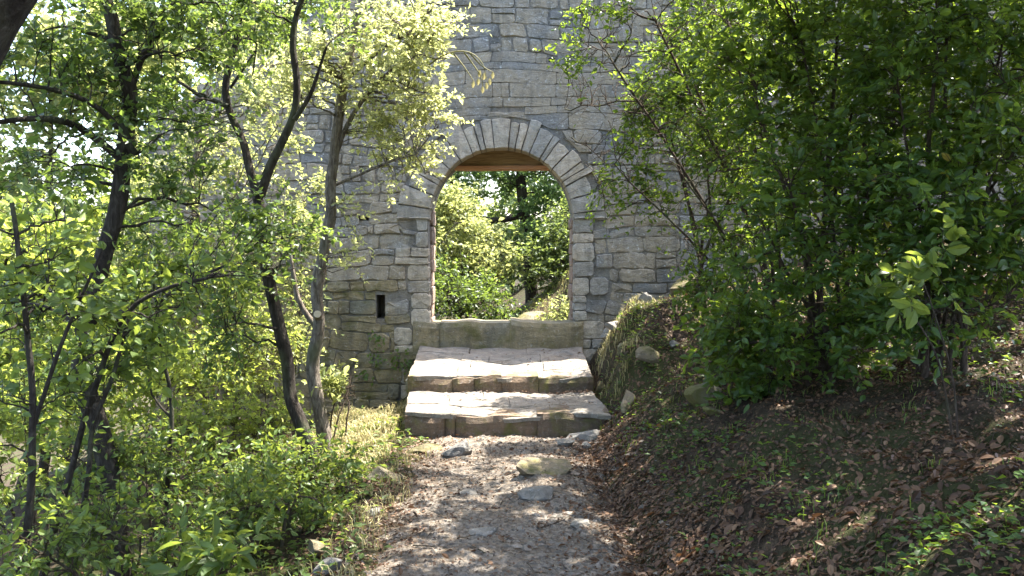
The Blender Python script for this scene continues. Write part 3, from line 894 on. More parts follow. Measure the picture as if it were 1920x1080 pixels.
def plant(name, label, cat, limbs, blobs, n1, n2, n3, nl, size, lmat, bmat, seed, group=None, shape=LEAF4, width=0.5,
          lift=0.25, twig=(0.12, 0.34), up=0.7, big=0, sides=9, base=None, cull=True, extra=None, droop=0.2, tilt=0.8):
    """a tree or shrub: limbs = [(points, r0, r1)], blobs = [(centre, rx, ry, rz)]"""
    r = np.random.default_rng(seed)
    SP, SR, LG = [], [], []
    for (pts, r0, r1) in limbs:
        P = spline(pts)
        s = np.linspace(0, 1, len(P))
        P = P + 0.35 * r0 * np.stack([vnoise(P, 4.0, seed + q) for q in (1, 2, 3)], -1) * np.minimum(1, 6 * s)[:, None]
        R = (r0 + (r1 - r0) * s) * (1 + 0.10 * vnoise(P, 5.0, seed + 9))
        R[:3] *= np.array([1.35, 1.2, 1.08])[:len(R[:3])] if r0 > 0.03 else 1.0
        SP.append(P); SR.append(R); LG.append((P, R))
    base = np.array(SP[0][0]) if base is None else np.array(base)
    root = thing(name, label, cat, group, tuple(base))
    for i, (P, R) in enumerate(LG):
        V, T = tubes(P[None] - base, R[None], sides if R[0] > 0.02 else 5)
        obj('trunk' if i == 0 else ('stem' if cat in ('shrub', 'sapling', 'plant') else 'limb'), arr_mesh('trunk', V, T, None, True), root, M[bmat])
    SPa, SRa = np.vstack(SP), np.concatenate(SR)
    Vs, Ts, off = [], [], 0
    skel_p, skel_r = SPa, SRa
    if n1:
        P1, R1 = connect(sample_blobs(blobs, n1, r, 0.2), SPa, SRa, r, 9, 0.010, 0.005, lift)
        V, T = tubes(P1 - base, R1, 5); Vs.append(V); Ts.append(T + off); off += len(V)
        skel_p = np.vstack([SPa, P1[:, 2:].reshape(-1, 3)]); skel_r = np.concatenate([SRa, R1[:, 2:].ravel()])
    P2, R2 = connect(sample_blobs(blobs, n2, r, 0.0), skel_p, skel_r, r, 7, 0.0045, 0.0022, lift * 0.7)
    V, T = tubes(P2 - base, R2, 4); Vs.append(V); Ts.append(T + off); off += len(V)
    # twigs
    j = r.integers(0, n2, n3); tt = r.uniform(0.4, 1.0, n3) * 6
    i0 = np.minimum(tt.astype(int), 5); f = (tt - i0)[:, None]
    A = P2[j, i0] * (1 - f) + P2[j, i0 + 1] * f
    main = unit(P2[j, 6] - P2[j, 3])
    D = unit(main * 0.75 + unit(r.normal(size=(n3, 3))) * 0.85 + np.array([0, 0, 0.25]))
    L = r.uniform(twig[0], twig[1], n3)
    ks = np.linspace(0, 1, 4)[None, :, None]
    PT = A[:, None] + D[:, None] * L[:, None, None] * ks + np.array([0, 0, -1.0]) * (droop * L)[:, None, None] * ks ** 2
    RT = np.linspace(0.0022, 0.0010, 4)[None].repeat(n3, 0)
    # leaves
    tp = np.linspace(0.18, 1.0, nl)[None] + r.uniform(-0.07, 0.07, (n3, nl))
    tp = np.clip(tp, 0, 1)[..., None]
    LP = (A[:, None] + D[:, None] * L[:, None, None] * tp + np.array([0, 0, -1.0]) * (droop * L)[:, None, None] * tp ** 2).reshape(-1, 3)
    Dr = np.repeat(D, nl, 0)
    sidev = unit(np.cross(Dr, unit(np.array([0, 0, 1.0]) + 0.5 * r.normal(size=Dr.shape))))
    sgn = np.tile(np.where(np.arange(nl) % 2 == 0, 1.0, -1.0), n3)[:, None]
    LD = unit(Dr * 0.55 + sidev * sgn * 0.85 + 0.32 * r.normal(size=Dr.shape) + np.array([0, 0, -droop]))
    LN = unit(np.array([0, 0, up]) + tilt * r.normal(size=Dr.shape))
    LS = size * np.clip(r.normal(1.0, 0.32, len(LP)), 0.35, 1.75)
    LT = np.clip(np.repeat(r.normal(0.45, 0.24, n3), nl) + r.normal(0, 0.17, len(LP)), 0, 0.97)
    LT[r.random(len(LP)) < 0.004] = 1.0
    ok = np.ones(len(LP), bool)
    ok &= LP[:, 2] > gh(LP[:, 0], LP[:, 1]) + 0.02
    ok &= ~((np.abs(LP[:, 1] - (WALL_Y + 0.3)) < 0.5) & (LP[:, 2] < 5.1) & (LP[:, 0] > -4.4) & (LP[:, 0] < 6.8))
    ok &= np.linalg.norm(LP - CAM, axis=1) > 0.9
    if cull: ok &= lets_sun_through(LP) & lets_sun_through(LP + LD * LS[:, None] * 0.9)
    tw_ok = ok.reshape(n3, nl).any(1)
    V, T = tubes(PT[tw_ok] - base, RT[tw_ok], 3); Vs.append(V); Ts.append(T + off); off += len(V)
    idx = np.nonzero(ok)[0]
    bigs = np.array([], int)
    if big and len(idx):
        vd = np.linalg.norm(LP[idx] - CAM, axis=1)
        pxs = LS[idx] / vd
        bigs = idx[np.argsort(-pxs)[:big]]
        ok[bigs] = False; idx = np.nonzero(ok)[0]
    V, T = leaf_geo(LP[idx] - base, LD[idx], LN[idx], LS[idx], width, shape)
    crown = tag(obj('crown', arr_mesh('crown', V, T, np.repeat(LT[idx], len(shape[1]))), root, M[lmat]), kind='stuff')
    obj('branches', arr_mesh('branches', np.vstack(Vs), np.vstack(Ts), None, True), root, M[bmat])['kind'] = 'stuff'
    for b in bigs:                                        # the leaves that show largest, each a piece of its own
        V, T = leaf_geo((LP[b] - base)[None], LD[b][None], LN[b][None], LS[b][None], width, LEAF8)
        obj('leaf', arr_mesh('leaf', V, T, np.full(len(T), LT[b])), crown, M[lmat])
    if extra: extra(root, base, r)
    return root

def pxl(pts, Y):
    """polyline from photo points; Y a number or a list"""
    return np.array([at(p[0], p[1], p[2] if len(p) > 2 else Y) for p in pts])
def blob(px, py, Y, rx, ry, rz): return (at(px, py, Y), rx, ry, rz)
def to_ground(pts, sink=0.06):
    """lets the first point of a polyline stand in the ground"""
    P = np.array(pts, float)
    z = float(gh(P[0, 0], P[0, 1])) - sink
    if P[0, 2] > z: P = np.vstack([[P[0, 0], P[0, 1], z], P]) if P[0, 2] - z > 0.12 else np.vstack([[P[0, 0], P[0, 1], z], P[1:]])
    else: P[0, 2] = z
    return P

# --- left side trees
T1 = pxl([(222, 980), (203, 890), (180, 780), (158, 690), (163, 600), (185, 490), (214, 400), (230, 285), (238, 165), (215, 60), (165, -50), (140, -160)], 5.6)
plant('oak_tree', 'tall dark crooked oak leaning on the far left with bare side branches', 'tree',
      [(to_ground(T1), 0.07, 0.036),
       (pxl([(228, 300, 5.6), (150, 240, 5.5), (70, 222, 5.3), (-20, 230, 5.1)], 5.5), 0.024, 0.012),
       (pxl([(255, 290, 5.55), (190, 205, 5.4), (90, 165, 5.2), (-30, 150, 5.0)], 5.4), 0.020, 0.010),
       (pxl([(236, 190, 5.6), (262, 120, 5.7), (285, 50, 5.8), (280, -60, 5.9)], 5.6), 0.022, 0.012),
       (pxl([(175, 560, 5.6), (260, 590, 5.4), (330, 540, 5.3), (420, 500, 5.2)], 5.5), 0.018, 0.008)],
      [blob(110, 130, 5.4, .5, .5, .35), blob(240, 90, 5.7, .5, .5, .35), blob(370, 70, 5.8, .45, .5, .28), blob(40, 300, 5.5, .45, .5, .25),
       blob(300, 260, 5.6, .4, .5, .3), blob(120, 350, 6.2, .5, .3, .22), blob(320, 440, 6.1, .4, .4, .28), blob(430, 430, 5.8, .4, .4, .25), blob(60, 560, 6.2, .4, .4, .3), blob(180, -100, 5.6, 1.0, .9, .3), (np.array([-1.0, 6.1, 4.1]), 1.1, .6, .35, 0.9)],  # last crown mass hangs above the view, added to shade the left foreground
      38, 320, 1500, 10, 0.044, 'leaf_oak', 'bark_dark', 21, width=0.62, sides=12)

T2 = pxl([(585, 870), (562, 800), (543, 740), (536, 670), (522, 600), (507, 520), (492, 430), (482, 360)], 7.2)
plant('forked_tree', 'slender dark tree forking into a wide Y in front of the wall', 'tree',
      [(to_ground(T2), 0.060, 0.041),
       (pxl([(484, 372), (470, 320), (455, 268), (432, 215), (422, 170), (432, 120), (447, 60), (452, -30), (460, -120)], 7.2), 0.034, 0.018),
       (pxl([(486, 366), (508, 310), (530, 262), (550, 215), (556, 150), (548, 80), (560, 10), (600, -80)], 7.15), 0.036, 0.018),
       (pxl([(428, 200), (400, 188), (370, 178), (330, 150), (290, 140)], 7.1), 0.020, 0.009),
       (pxl([(552, 225), (580, 180), (598, 130), (612, 90)], 7.1), 0.020, 0.009),
       (pxl([(432, 165), (470, 110), (480, 95), (474, 140)], 7.2), 0.012, 0.006)],
      [blob(400, 20, 7.2, .6, .5, .25), blob(560, 20, 7.2, .5, .5, .3), blob(340, 200, 7.1, .4, .4, .2),
       blob(520, 420, 7.0, .35, .4, .22), blob(470, 520, 6.9, .4, .4, .25), blob(420, 640, 6.9, .3, .4, .18)],
      26, 150, 560, 10, 0.042, 'leaf_oak', 'bark_dark', 22, width=0.62)

def t3_extra(root, base, r):
    # sawn stub on the trunk
    p = at(598, 592, 7.93) - base
    P = np.array([p + np.array([-0.02, 0.05, -0.01]), p + np.array([0.0, -0.03, 0.01]), p + np.array([0.004, -0.085, 0.02])])
    V, T = tubes(P[None], np.array([[0.04, 0.036, 0.031]]), 10)
    st = obj('cut_stub', arr_mesh('cut_stub', V, T, None, True), root, M['bark_grey'])
    ring = V[-10:]
    obj('cut_face', py_mesh('cut_face', np.vstack([ring + np.array([0.0002, -0.002, 0.0]), ring.mean(0) + np.array([0, -0.004, 0])]), [(i, (i + 1) % 10, 10) for i in range(10)], 0.5), st, M['cutwood'])
    # dry hanging twig with seed pods
    Vs, Ts, off = [], [], 0
    main = pxl([(795, 128), (840, 100), (880, 98), (905, 120), (912, 150)], 8.1)
    for pts in (main, pxl([(850, 100), (870, 125), (888, 152)], 8.1), pxl([(880, 99), (905, 125), (925, 135)], 8.1), pxl([(870, 98), (900, 140), (905, 162)], 8.1)):
        P = spline(pts, 0.05) - base
        V, T = tubes(P[None], np.linspace(0.008, 0.003, len(P))[None], 5); Vs.append(V); Ts.append(T + off); off += len(V)
    tw = obj('dry_twig', arr_mesh('dry_twig', np.vstack(Vs), np.vstack(Ts), None, True), root, M['straw'])
    for (x, y) in ((888, 155), (897, 150), (905, 165), (912, 158), (908, 140), (918, 150), (924, 138), (900, 135)):
        V, T = leaf_geo((at(x, y - 4, 8.1) - base)[None], np.array([[0.1 * r.normal(), 0.1, -1.0]]), np.array([[0.2, -1, 0.1]]), np.array([0.065]), 0.5, LEAF8)
        obj('seed_pod', arr_mesh('seed_pod', V, T, np.full(len(T), 0.8)), tw, M['straw'])
T3 = pxl([(612, 850), (604, 790), (592, 730), (586, 680), (597, 610), (592, 545), (606, 470), (619, 400), (622, 320), (632, 235), (648, 150), (668, 60), (690, -50)], 8.0)
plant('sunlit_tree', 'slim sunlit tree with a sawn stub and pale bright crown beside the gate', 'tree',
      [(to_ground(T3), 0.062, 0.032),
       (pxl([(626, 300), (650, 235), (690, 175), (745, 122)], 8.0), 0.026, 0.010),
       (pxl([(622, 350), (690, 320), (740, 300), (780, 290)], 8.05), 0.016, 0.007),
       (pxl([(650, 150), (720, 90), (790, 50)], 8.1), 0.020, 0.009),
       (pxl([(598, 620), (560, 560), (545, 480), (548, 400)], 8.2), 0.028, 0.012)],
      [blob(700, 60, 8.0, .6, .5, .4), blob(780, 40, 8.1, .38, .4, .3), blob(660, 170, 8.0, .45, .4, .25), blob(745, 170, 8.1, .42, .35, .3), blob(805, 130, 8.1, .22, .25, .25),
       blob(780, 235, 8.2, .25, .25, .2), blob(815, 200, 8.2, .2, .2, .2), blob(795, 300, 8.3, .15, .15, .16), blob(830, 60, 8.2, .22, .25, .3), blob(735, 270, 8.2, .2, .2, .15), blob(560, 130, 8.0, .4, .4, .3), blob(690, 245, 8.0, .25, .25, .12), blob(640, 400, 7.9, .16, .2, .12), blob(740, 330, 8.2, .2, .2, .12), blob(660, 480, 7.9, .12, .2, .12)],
      52, 360, 820, 11, 0.046, 'leaf_elm_sunlit', 'bark_grey', 23, width=0.55, extra=t3_extra, lift=0.15)

T4 = pxl([(452, 830), (432, 750), (412, 680), (396, 600), (380, 540), (372, 450), (360, 360), (370, 250)], 9.4)
plant('back_tree', 'thin sunlit trunk leaning left behind the forked tree', 'tree',
      [(to_ground(T4), 0.075, 0.03), (pxl([(400, 620), (440, 540), (450, 460), (430, 380)], 9.3), 0.026, 0.012)],
      [blob(330, 330, 9.4, .6, .6, .5), blob(440, 300, 9.4, .5, .5, .4), blob(300, 480, 9.2, .5, .5, .4), blob(450, 470, 9.3, .45, .4, .4), blob(380, 600, 9.2, .5, .5, .3), blob(500, 210, 8.8, .45, .35, .4), blob(440, 110, 9.0, .5, .4, .4), blob(560, 330, 8.8, .3, .3, .35), blob(520, 60, 9.0, .4, .4, .35)],
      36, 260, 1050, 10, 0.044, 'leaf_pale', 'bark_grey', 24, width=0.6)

T5 = pxl([(30, 1120), (55, 960), (62, 820), (58, 700), (50, 600), (38, 500), (20, 380)], 4.2)
plant('sapling', 'thin dark upright sapling at the left edge', 'sapling',
      [(to_ground(T5), 0.022, 0.010), (pxl([(62, 800), (110, 660), (150, 560), (190, 470)], 4.25), 0.012, 0.006)],
      [blob(60, 560, 4.3, .25, .35, .25), blob(140, 560, 4.4, .2, .3, .2), blob(30, 760, 4.2, .2, .3, .2), blob(50, 420, 4.3, .25, .3, .18)],
      10, 40, 110, 8, 0.048, 'leaf_under', 'bark_dark', 25, shape=LEAF8, big=50, width=0.6, cull=True)
T6 = pxl([(70, 1130), (110, 960), (150, 820), (185, 700), (235, 590), (300, 545), (390, 520)], 4.7)
plant('leaning_sapling', 'thin dark sapling leaning right across the undergrowth on the left', 'sapling',
      [(to_ground(T6), 0.024, 0.009), (pxl([(125, 1130, 4.6), (165, 900, 4.6), (175, 800, 4.65), (215, 690, 4.7), (250, 560, 4.8)], 4.6), 0.019, 0.008)],
      [blob(280, 590, 4.8, .3, .3, .15), blob(380, 520, 4.8, .25, .3, .13), blob(200, 680, 4.8, .25, .3, .2), blob(120, 700, 4.7, .25, .3, .2)],
      10, 50, 150, 8, 0.045, 'leaf_under', 'bark_dark', 26, shape=LEAF8, big=50, width=0.6)
T7 = pxl([(312, 920), (318, 850), (322, 785), (318, 720), (303, 660), (296, 600), (285, 520)], 6.0)
plant('crooked_sapling', 'single crooked bare sapling standing in the bright undergrowth', 'sapling',
      [(to_ground(T7), 0.020, 0.008), (pxl([(322, 785), (285, 740), (278, 690)], 6.0), 0.009, 0.004)],
      [blob(300, 520, 6.0, .25, .3, .15), blob(270, 650, 6.0, .2, .2, .12)], 6, 30, 110, 9, 0.05, 'leaf_under', 'bark_dark', 27, shape=LEAF8, width=0.6)

# trunk leaning in at the upper left corner, its unseen crown is shaped to shade path and left foreground
T8 = np.array([[-1.95, 1.5, -0.2], [-1.72, 1.55, 0.6], [-1.35, 1.6, 1.4], [-0.97, 1.6, 1.95], [-0.61, 1.58, 2.45], [-0.35, 1.5, 3.1], [-0.2, 1.4, 3.9]])
plant('overhanging_tree', 'black shaded trunk crossing the upper left corner close by', 'tree',
      [(to_ground(T8), 0.13, 0.09)],
      [(np.array([-0.2, 1.6, 4.2]), 1.6, 1.6, .5), (np.array([0.9, 2.9, 4.3]), 1.2, 1.2, .45), (np.array([-1.5, 3.0, 4.0]), 1.1, 1.2, .4), (np.array([0.2, 5.6, 4.2]), 1.0, .7, .35), (np.array([-0.7, 4.6, 4.2]), .9, .8, .35), (np.array([-1.9, 4.9, 4.1]), .9, .9, .35), (np.array([0.2, 6.5, 4.3]), .55, .5, .3)],
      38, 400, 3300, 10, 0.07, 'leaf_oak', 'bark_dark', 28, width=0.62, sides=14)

# --- undergrowth on the left
def shrub(name, label, px, py, Y, blobs, n2, n3, seed, lmat='leaf_under', size=0.044, nst=5, shape=LEAF8, big=40, nl=8, **kw):
    r = np.random.default_rng(seed)
    p = at(px, py, Y)
    limbs = []
    for i in range(nst):
        tgt = np.array(blobs[i % len(blobs)][0]) + r.normal(size=3) * 0.12
        b = np.array([p[0] + r.uniform(-.12, .12), p[1] + r.uniform(-.12, .12), 0.0]); b[2] = float(gh(b[0], b[1])) - 0.03
        mid = (b + tgt) / 2 + np.array([r.uniform(-.08, .08), r.uniform(-.08, .08), 0.12])
        limbs.append((np.array([b, b + (mid - b) * 0.5 + np.array([0, 0, 0.06]), mid, tgt]), r.uniform(0.008, 0.014), 0.004))
    return plant(name, label, 'shrub', limbs, blobs, 6 + nst, n2, n3, nl, size, lmat, 'bark_twig', seed, shape=shape, big=big, base=(p[0], p[1], float(gh(p[0], p[1]))), **kw)

shrub('undergrowth_shrub', 'leafy shrub at the foot of the two slim trunks', 575, 930, 6.4,
      [blob(560, 880, 6.4, .32, .35, .2), blob(490, 900, 6.3, .3, .35, .22), blob(640, 905, 6.3, .2, .25, .15)], 90, 260, 41, group='undergrowth left of the path')
shrub('undergrowth_shrub', 'dense low shrub hanging over the left rim of the path', 520, 1010, 5.5,
      [blob(500, 960, 5.5, .32, .3, .15), blob(420, 985, 5.4, .3, .3, .18), blob(590, 960, 5.6, .2, .2, .12)], 80, 240, 42, group='undergrowth left of the path')
shrub('undergrowth_shrub', 'bright shrub below the thin trunk leaning left', 430, 850, 7.3,
      [blob(430, 800, 7.3, .4, .35, .25), blob(340, 820, 7.1, .4, .35, .25), blob(510, 780, 7.5, .25, .3, .22)], 110, 340, 43, lmat='leaf_bright', group='undergrowth left of the path')
shrub('undergrowth_shrub', 'shaded shrub filling the bottom left corner', 250, 1080, 4.5,
      [blob(280, 1010, 4.5, .35, .3, .16), blob(150, 1000, 4.4, .3, .3, .2), blob(60, 1030, 4.2, .25, .3, .18), blob(380, 1040, 4.6, .2, .25, .1)], 70, 200, 44, group='undergrowth left of the path')
shrub('undergrowth_shrub', 'bright green shrub behind the crooked sapling', 270, 900, 7.6,
      [blob(250, 730, 7.6, .55, .45, .4), blob(120, 760, 7.4, .5, .45, .4), blob(350, 690, 7.9, .45, .4, .35)], 130, 430, 45, lmat='leaf_bright', size=0.05, group='undergrowth left of the path')
shrub('undergrowth_shrub', 'bright shrub at the left edge behind the saplings', 60, 900, 6.6,
      [blob(40, 700, 6.6, .45, .45, .45), blob(100, 600, 6.9, .4, .4, .3), blob(10, 850, 6.2, .4, .4, .3)], 110, 300, 46, lmat='leaf_bright', size=0.05, group='undergrowth left of the path')
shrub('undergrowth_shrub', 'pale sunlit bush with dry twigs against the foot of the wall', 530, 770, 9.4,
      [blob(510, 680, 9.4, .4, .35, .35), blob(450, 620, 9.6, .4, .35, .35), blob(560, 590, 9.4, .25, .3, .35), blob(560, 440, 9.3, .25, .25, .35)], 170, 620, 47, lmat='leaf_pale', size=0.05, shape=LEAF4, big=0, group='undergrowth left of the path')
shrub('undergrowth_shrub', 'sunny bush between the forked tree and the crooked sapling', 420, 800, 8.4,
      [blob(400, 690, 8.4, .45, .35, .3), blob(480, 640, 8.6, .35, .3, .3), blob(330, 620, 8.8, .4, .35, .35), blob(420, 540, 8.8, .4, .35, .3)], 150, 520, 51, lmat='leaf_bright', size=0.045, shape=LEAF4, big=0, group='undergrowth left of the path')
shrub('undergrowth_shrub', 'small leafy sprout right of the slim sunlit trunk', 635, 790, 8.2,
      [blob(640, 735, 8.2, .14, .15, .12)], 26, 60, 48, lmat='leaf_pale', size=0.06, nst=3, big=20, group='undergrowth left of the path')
shrub('undergrowth_shrub', 'low broad leaved seedlings at the bottom left of the path', 390, 1075, 4.3,
      [blob(400, 1050, 4.25, .16, .12, .05)], 14, 30, 49, size=0.085, nst=3, big=30, nl=5, group='undergrowth left of the path')
shrub('undergrowth_shrub', 'shaded leafy bush under the tall crooked oak', 260, 960, 5.9,
      [blob(260, 870, 5.8, .35, .35, .25), blob(150, 880, 5.6, .3, .3, .25), blob(370, 900, 5.9, .28, .3, .2)], 80, 240, 50, group='undergrowth left of the path')

# --- shrubs on the right bank
def stems(px, py, Y, tips, r0, seed, spread=0.16):
    r = np.random.default_rng(seed)
    p = at(px, py, Y); out = []
    for (tx, ty, tY) in tips:
        b = np.array([p[0] + r.uniform(-spread, spread), p[1] + r.uniform(-spread, spread), 0.0]); b[2] = float(gh(b[0], b[1])) - 0.05
        t = at(tx, ty, tY)
        m1 = b + (t - b) * 0.3 + np.array([-(t - b)[0] * 0.12, r.normal() * 0.05, 0.10]); m2 = b + (t - b) * 0.65 + np.array([-(t - b)[0] * 0.08, r.normal() * 0.06, 0.05])
        rr = r0 * r.uniform(0.7, 1.1)
        out.append((np.array([b, m1, m2, t]), rr, rr * 0.4))
    return out
def bank_shrub(name, label, px, py, Y, tips, blobs, n1, n2, n3, seed, size, r0=0.022, big=70, lmat='leaf_laurel', **kw):
    p = at(px, py, Y)
    return plant(name, label, 'shrub', stems(px, py, Y, tips, r0, seed), blobs, n1, n2, n3, 9, size, lmat, 'bark_twig', seed,
                 group='tall shrubs on the right bank', shape=kw.pop('shape', LEAF8), big=big, base=(p[0], p[1], float(gh(p[0], p[1]))), **kw)

bank_shrub('bay_shrub', 'open light shrub reaching over the right side of the gate', 1440, 700, 7.9,
           [(1150, 120, 7.6), (1230, 40, 7.9), (1300, 150, 7.6), (1180, 340, 7.7), (1340, -60, 7.9), (1400, 60, 7.6), (1280, 330, 7.4)],
           [blob(1200, 130, 7.8, .5, .5, .42), blob(1110, 220, 7.8, .26, .3, .35), blob(1170, 320, 7.8, .32, .35, .22), blob(1150, 60, 7.9, .4, .4, .3), blob(1190, 210, 7.7, .35, .35, .3), blob(1150, 310, 7.8, .28, .3, .2), blob(1080, 130, 7.9, .2, .25, .25), blob(1240, 380, 7.7, .3, .3, .16), blob(1330, 550, 7.3, .3, .3, .25), blob(1290, 240, 7.6, .5, .5, .5), blob(1120, 360, 7.9, .2, .25, .08), blob(1120, 40, 8.0, .25, .3, .22),
            blob(1300, 40, 8.0, .5, .6, .4), blob(1390, 330, 7.4, .45, .5, .5), blob(1350, 470, 7.5, .35, .4, .35), blob(1330, -120, 8.0, .9, .7, .4), (np.array([1.9, 8.2, 3.8]), .6, .5, .5)],  # last mass added to shade the ground before the steps
           64, 560, 2300, 61, 0.043, width=0.5)
bank_shrub('bay_shrub', 'dense dark shrub in the middle of the right bank', 1535, 745, 6.6,
           [(1420, 200, 6.6), (1500, 60, 6.6), (1560, 250, 6.4), (1620, 100, 6.5), (1480, 350, 6.2), (1580, -50, 6.7), (1640, 300, 6.3), (1430, 420, 6.4)],
           [blob(1470, 160, 6.8, .5, .5, .5), blob(1560, 60, 6.8, .55, .55, .45), blob(1500, 350, 6.3, .45, .45, .4), blob(1600, 300, 6.4, .5, .45, .45), blob(1440, 520, 6.4, .3, .35, .3), blob(1600, 480, 6.2, .4, .4, .3), blob(1540, -120, 6.9, .9, .8, .4), blob(1390, 620, 6.6, .22, .25, .22), blob(1390, 100, 6.9, .35, .5, .35), (np.array([1.9, 6.3, 3.8]), .8, .8, .4), (np.array([1.25, 6.3, 4.05]), .8, .6, .32), (np.array([1.1, 7.3, 4.3]), .7, .5, .3), blob(1520, 580, 6.5, .4, .4, .22), blob(1650, 580, 6.2, .35, .35, .18), blob(1470, 650, 6.3, .25, .25, .16), blob(1580, 665, 6.2, .28, .28, .14)],  # masses with plain coordinates sit above the view, added to shade the path
           56, 520, 2200, 62, 0.057, width=0.52)
bank_shrub('bay_shrub', 'tall dark glossy shrub filling the right side', 1760, 690, 6.0,
           [(1680, 150, 6.0), (1760, 50, 6.0), (1820, 200, 5.9), (1880, 80, 6.1), (1700, 350, 5.7), (1860, 330, 5.8), (1780, -60, 6.2), (1920, 250, 5.9)],
           [blob(1720, 130, 6.1, .5, .5, .5), blob(1840, 60, 6.2, .5, .5, .45), blob(1700, 360, 5.8, .4, .4, .35), blob(1840, 290, 5.9, .45, .45, .4), blob(1930, 180, 6.0, .4, .5, .5), blob(1780, 470, 5.7, .4, .35, .2), blob(1800, -120, 6.2, 1.0, .9, .4), blob(1940, 420, 5.6, .3, .35, .25), blob(1720, 540, 5.8, .4, .35, .15), blob(1880, 500, 5.9, .35, .35, .12), blob(1700, 610, 5.7, .3, .3, .12), blob(1800, 580, 5.7, .3, .3, .1)],
           44, 420, 1500, 63, 0.06, width=0.52)
bank_shrub('bay_shrub', 'shaded shrub with thin bare stems at the far right edge', 1880, 640, 7.6,
           [(1820, 250, 7.6), (1880, 100, 7.6), (1950, 300, 7.5), (1840, 420, 7.4), (1900, 380, 7.3), (2000, 100, 7.6)],
           [blob(1850, 200, 7.7, .6, .6, .6), blob(1950, 100, 7.7, .6, .6, .5), blob(1880, 400, 7.5, .4, .4, .2), blob(1700, 100, 8.0, .6, .6, .6), blob(1980, -80, 7.7, .8, .8, .4)],
           30, 220, 760, 64, 0.065, width=0.52, big=0, shape=LEAF4)
bank_shrub('bay_shrub', 'shrub with many upright stems behind the dense dark shrub', 1620, 640, 8.3,
           [(1560, 250, 8.3), (1620, 150, 8.3), (1680, 250, 8.2), (1500, 350, 8.4), (1660, 380, 8.1), (1720, 300, 8.4), (1590, 50, 8.4)],
           [blob(1560, 250, 8.4, .6, .6, .6), blob(1680, 200, 8.4, .6, .6, .6), blob(1500, 80, 8.6, .6, .6, .5), blob(1640, 440, 8.3, .45, .4, .3), blob(1500, 480, 8.4, .4, .4, .3), blob(1440, 60, 8.8, .5, .5, .5), blob(1560, 560, 8.2, .5, .4, .25), blob(1400, 500, 8.4, .3, .3, .3), blob(1700, 540, 8.2, .5, .4, .2)],
           34, 280, 850, 65, 0.06, width=0.52, big=0, shape=LEAF4)
bank_shrub('bay_shrub', 'dense shrub on top of the bank close to the wall', 1330, 570, 9.3,  # dedicated shrub, put in to throw shade on the lower tread
           [(1250, 230, 9.2), (1300, 120, 9.3), (1380, 150, 9.2), (1400, 300, 9.0), (1280, 300, 9.2)],
           [(np.array([1.35, 9.2, 2.9]), .36, .3, .36), (np.array([1.6, 9.3, 3.3]), .45, .35, .5), (np.array([2.1, 9.2, 3.5]), .5, .4, .6), (np.array([2.0, 8.9, 2.6]), .4, .35, .4), (np.array([2.4, 9.0, 2.0]), .4, .35, .4), (np.array([2.1, 9.85, 3.1]), .5, .4, .5)],
           28, 280, 1100, 68, 0.055, width=0.5, big=0, shape=LEAF4)
bank_shrub('low_shrub', 'low shrub hanging over the bank left of the dark stems', 1400, 760, 6.9,
           [(1380, 600, 6.9), (1440, 580, 6.8), (1350, 650, 7.0)],
           [blob(1390, 610, 6.9, .25, .25, .25), blob(1420, 700, 6.7, .2, .25, .14), blob(1330, 640, 7.1, .15, .2, .14)], 10, 60, 210, 66, 0.07, 0.012, 40, width=0.5)
bank_shrub('sunlit_sprig', 'small sprig with sunlit leaves low on the right bank', 1790, 700, 4.7,
           [(1720, 500, 4.6), (1690, 560, 4.55)],
           [blob(1740, 500, 4.6, .16, .12, .05), blob(1700, 555, 4.55, .08, .1, .05)], 4, 14, 15, 67, 0.075, 0.007, 40, width=0.55, cull=False, lmat='leaf_under')
# unseen trees added up the slope outside the frame to shade bank and path
def shade_tree(label, x, y, top, blobs, n2, n3, seed, size=0.085):
    z = float(gh(x, y))
    plant('added_shade_tree', label, 'tree', [(np.array([[x, y, z - 0.1], [x - 0.1, y, z + 1.2], [x - 0.25, y + 0.1, z + 2.6], [x - 0.6, y + 0.1, top]]), 0.13, 0.06)],
          blobs, 26, n2, n3, 11, size, 'leaf_oak', 'bark_dark', seed, group='unseen shade trees added up the right slope', width=0.62)
shade_tree('unseen broad tree added up the slope to shade the right bank', 5.4, 5.4, 5.2,
           [(np.array([4.0, 5.2, 5.0]), 1.7, 1.6, .7), (np.array([5.6, 5.8, 5.8]), 1.7, 1.7, .8), (np.array([4.6, 3.6, 5.0]), 1.5, 1.2, .6), (np.array([2.5, 6.2, 4.7]), 1.0, 1.0, .4), (np.array([3.8, 6.9, 5.0]), 1.2, .9, .5)], 360, 2900, 71, 0.1)
shade_tree('unseen tree added up the slope beside the viewer to shade the path', 3.6, 1.6, 4.8,
           [(np.array([2.4, 3.0, 4.4]), 1.3, 1.1, .5), (np.array([3.2, 2.2, 5.0]), 1.6, 1.4, .6), (np.array([2.3, 4.6, 4.4]), 0.9, 1.0, .4), (np.array([1.2, 4.9, 4.3]), 0.9, .8, .35)], 260, 1900, 72, 0.095)
shade_tree('unseen shade tree added up the slope near the wall behind the right shrubs', 5.2, 8.6, 5.6,
           [(np.array([4.2, 8.2, 5.2]), 1.4, 1.1, .7), (np.array([5.4, 8.3, 6.0]), 1.5, 1.3, .8)], 170, 1000, 73)

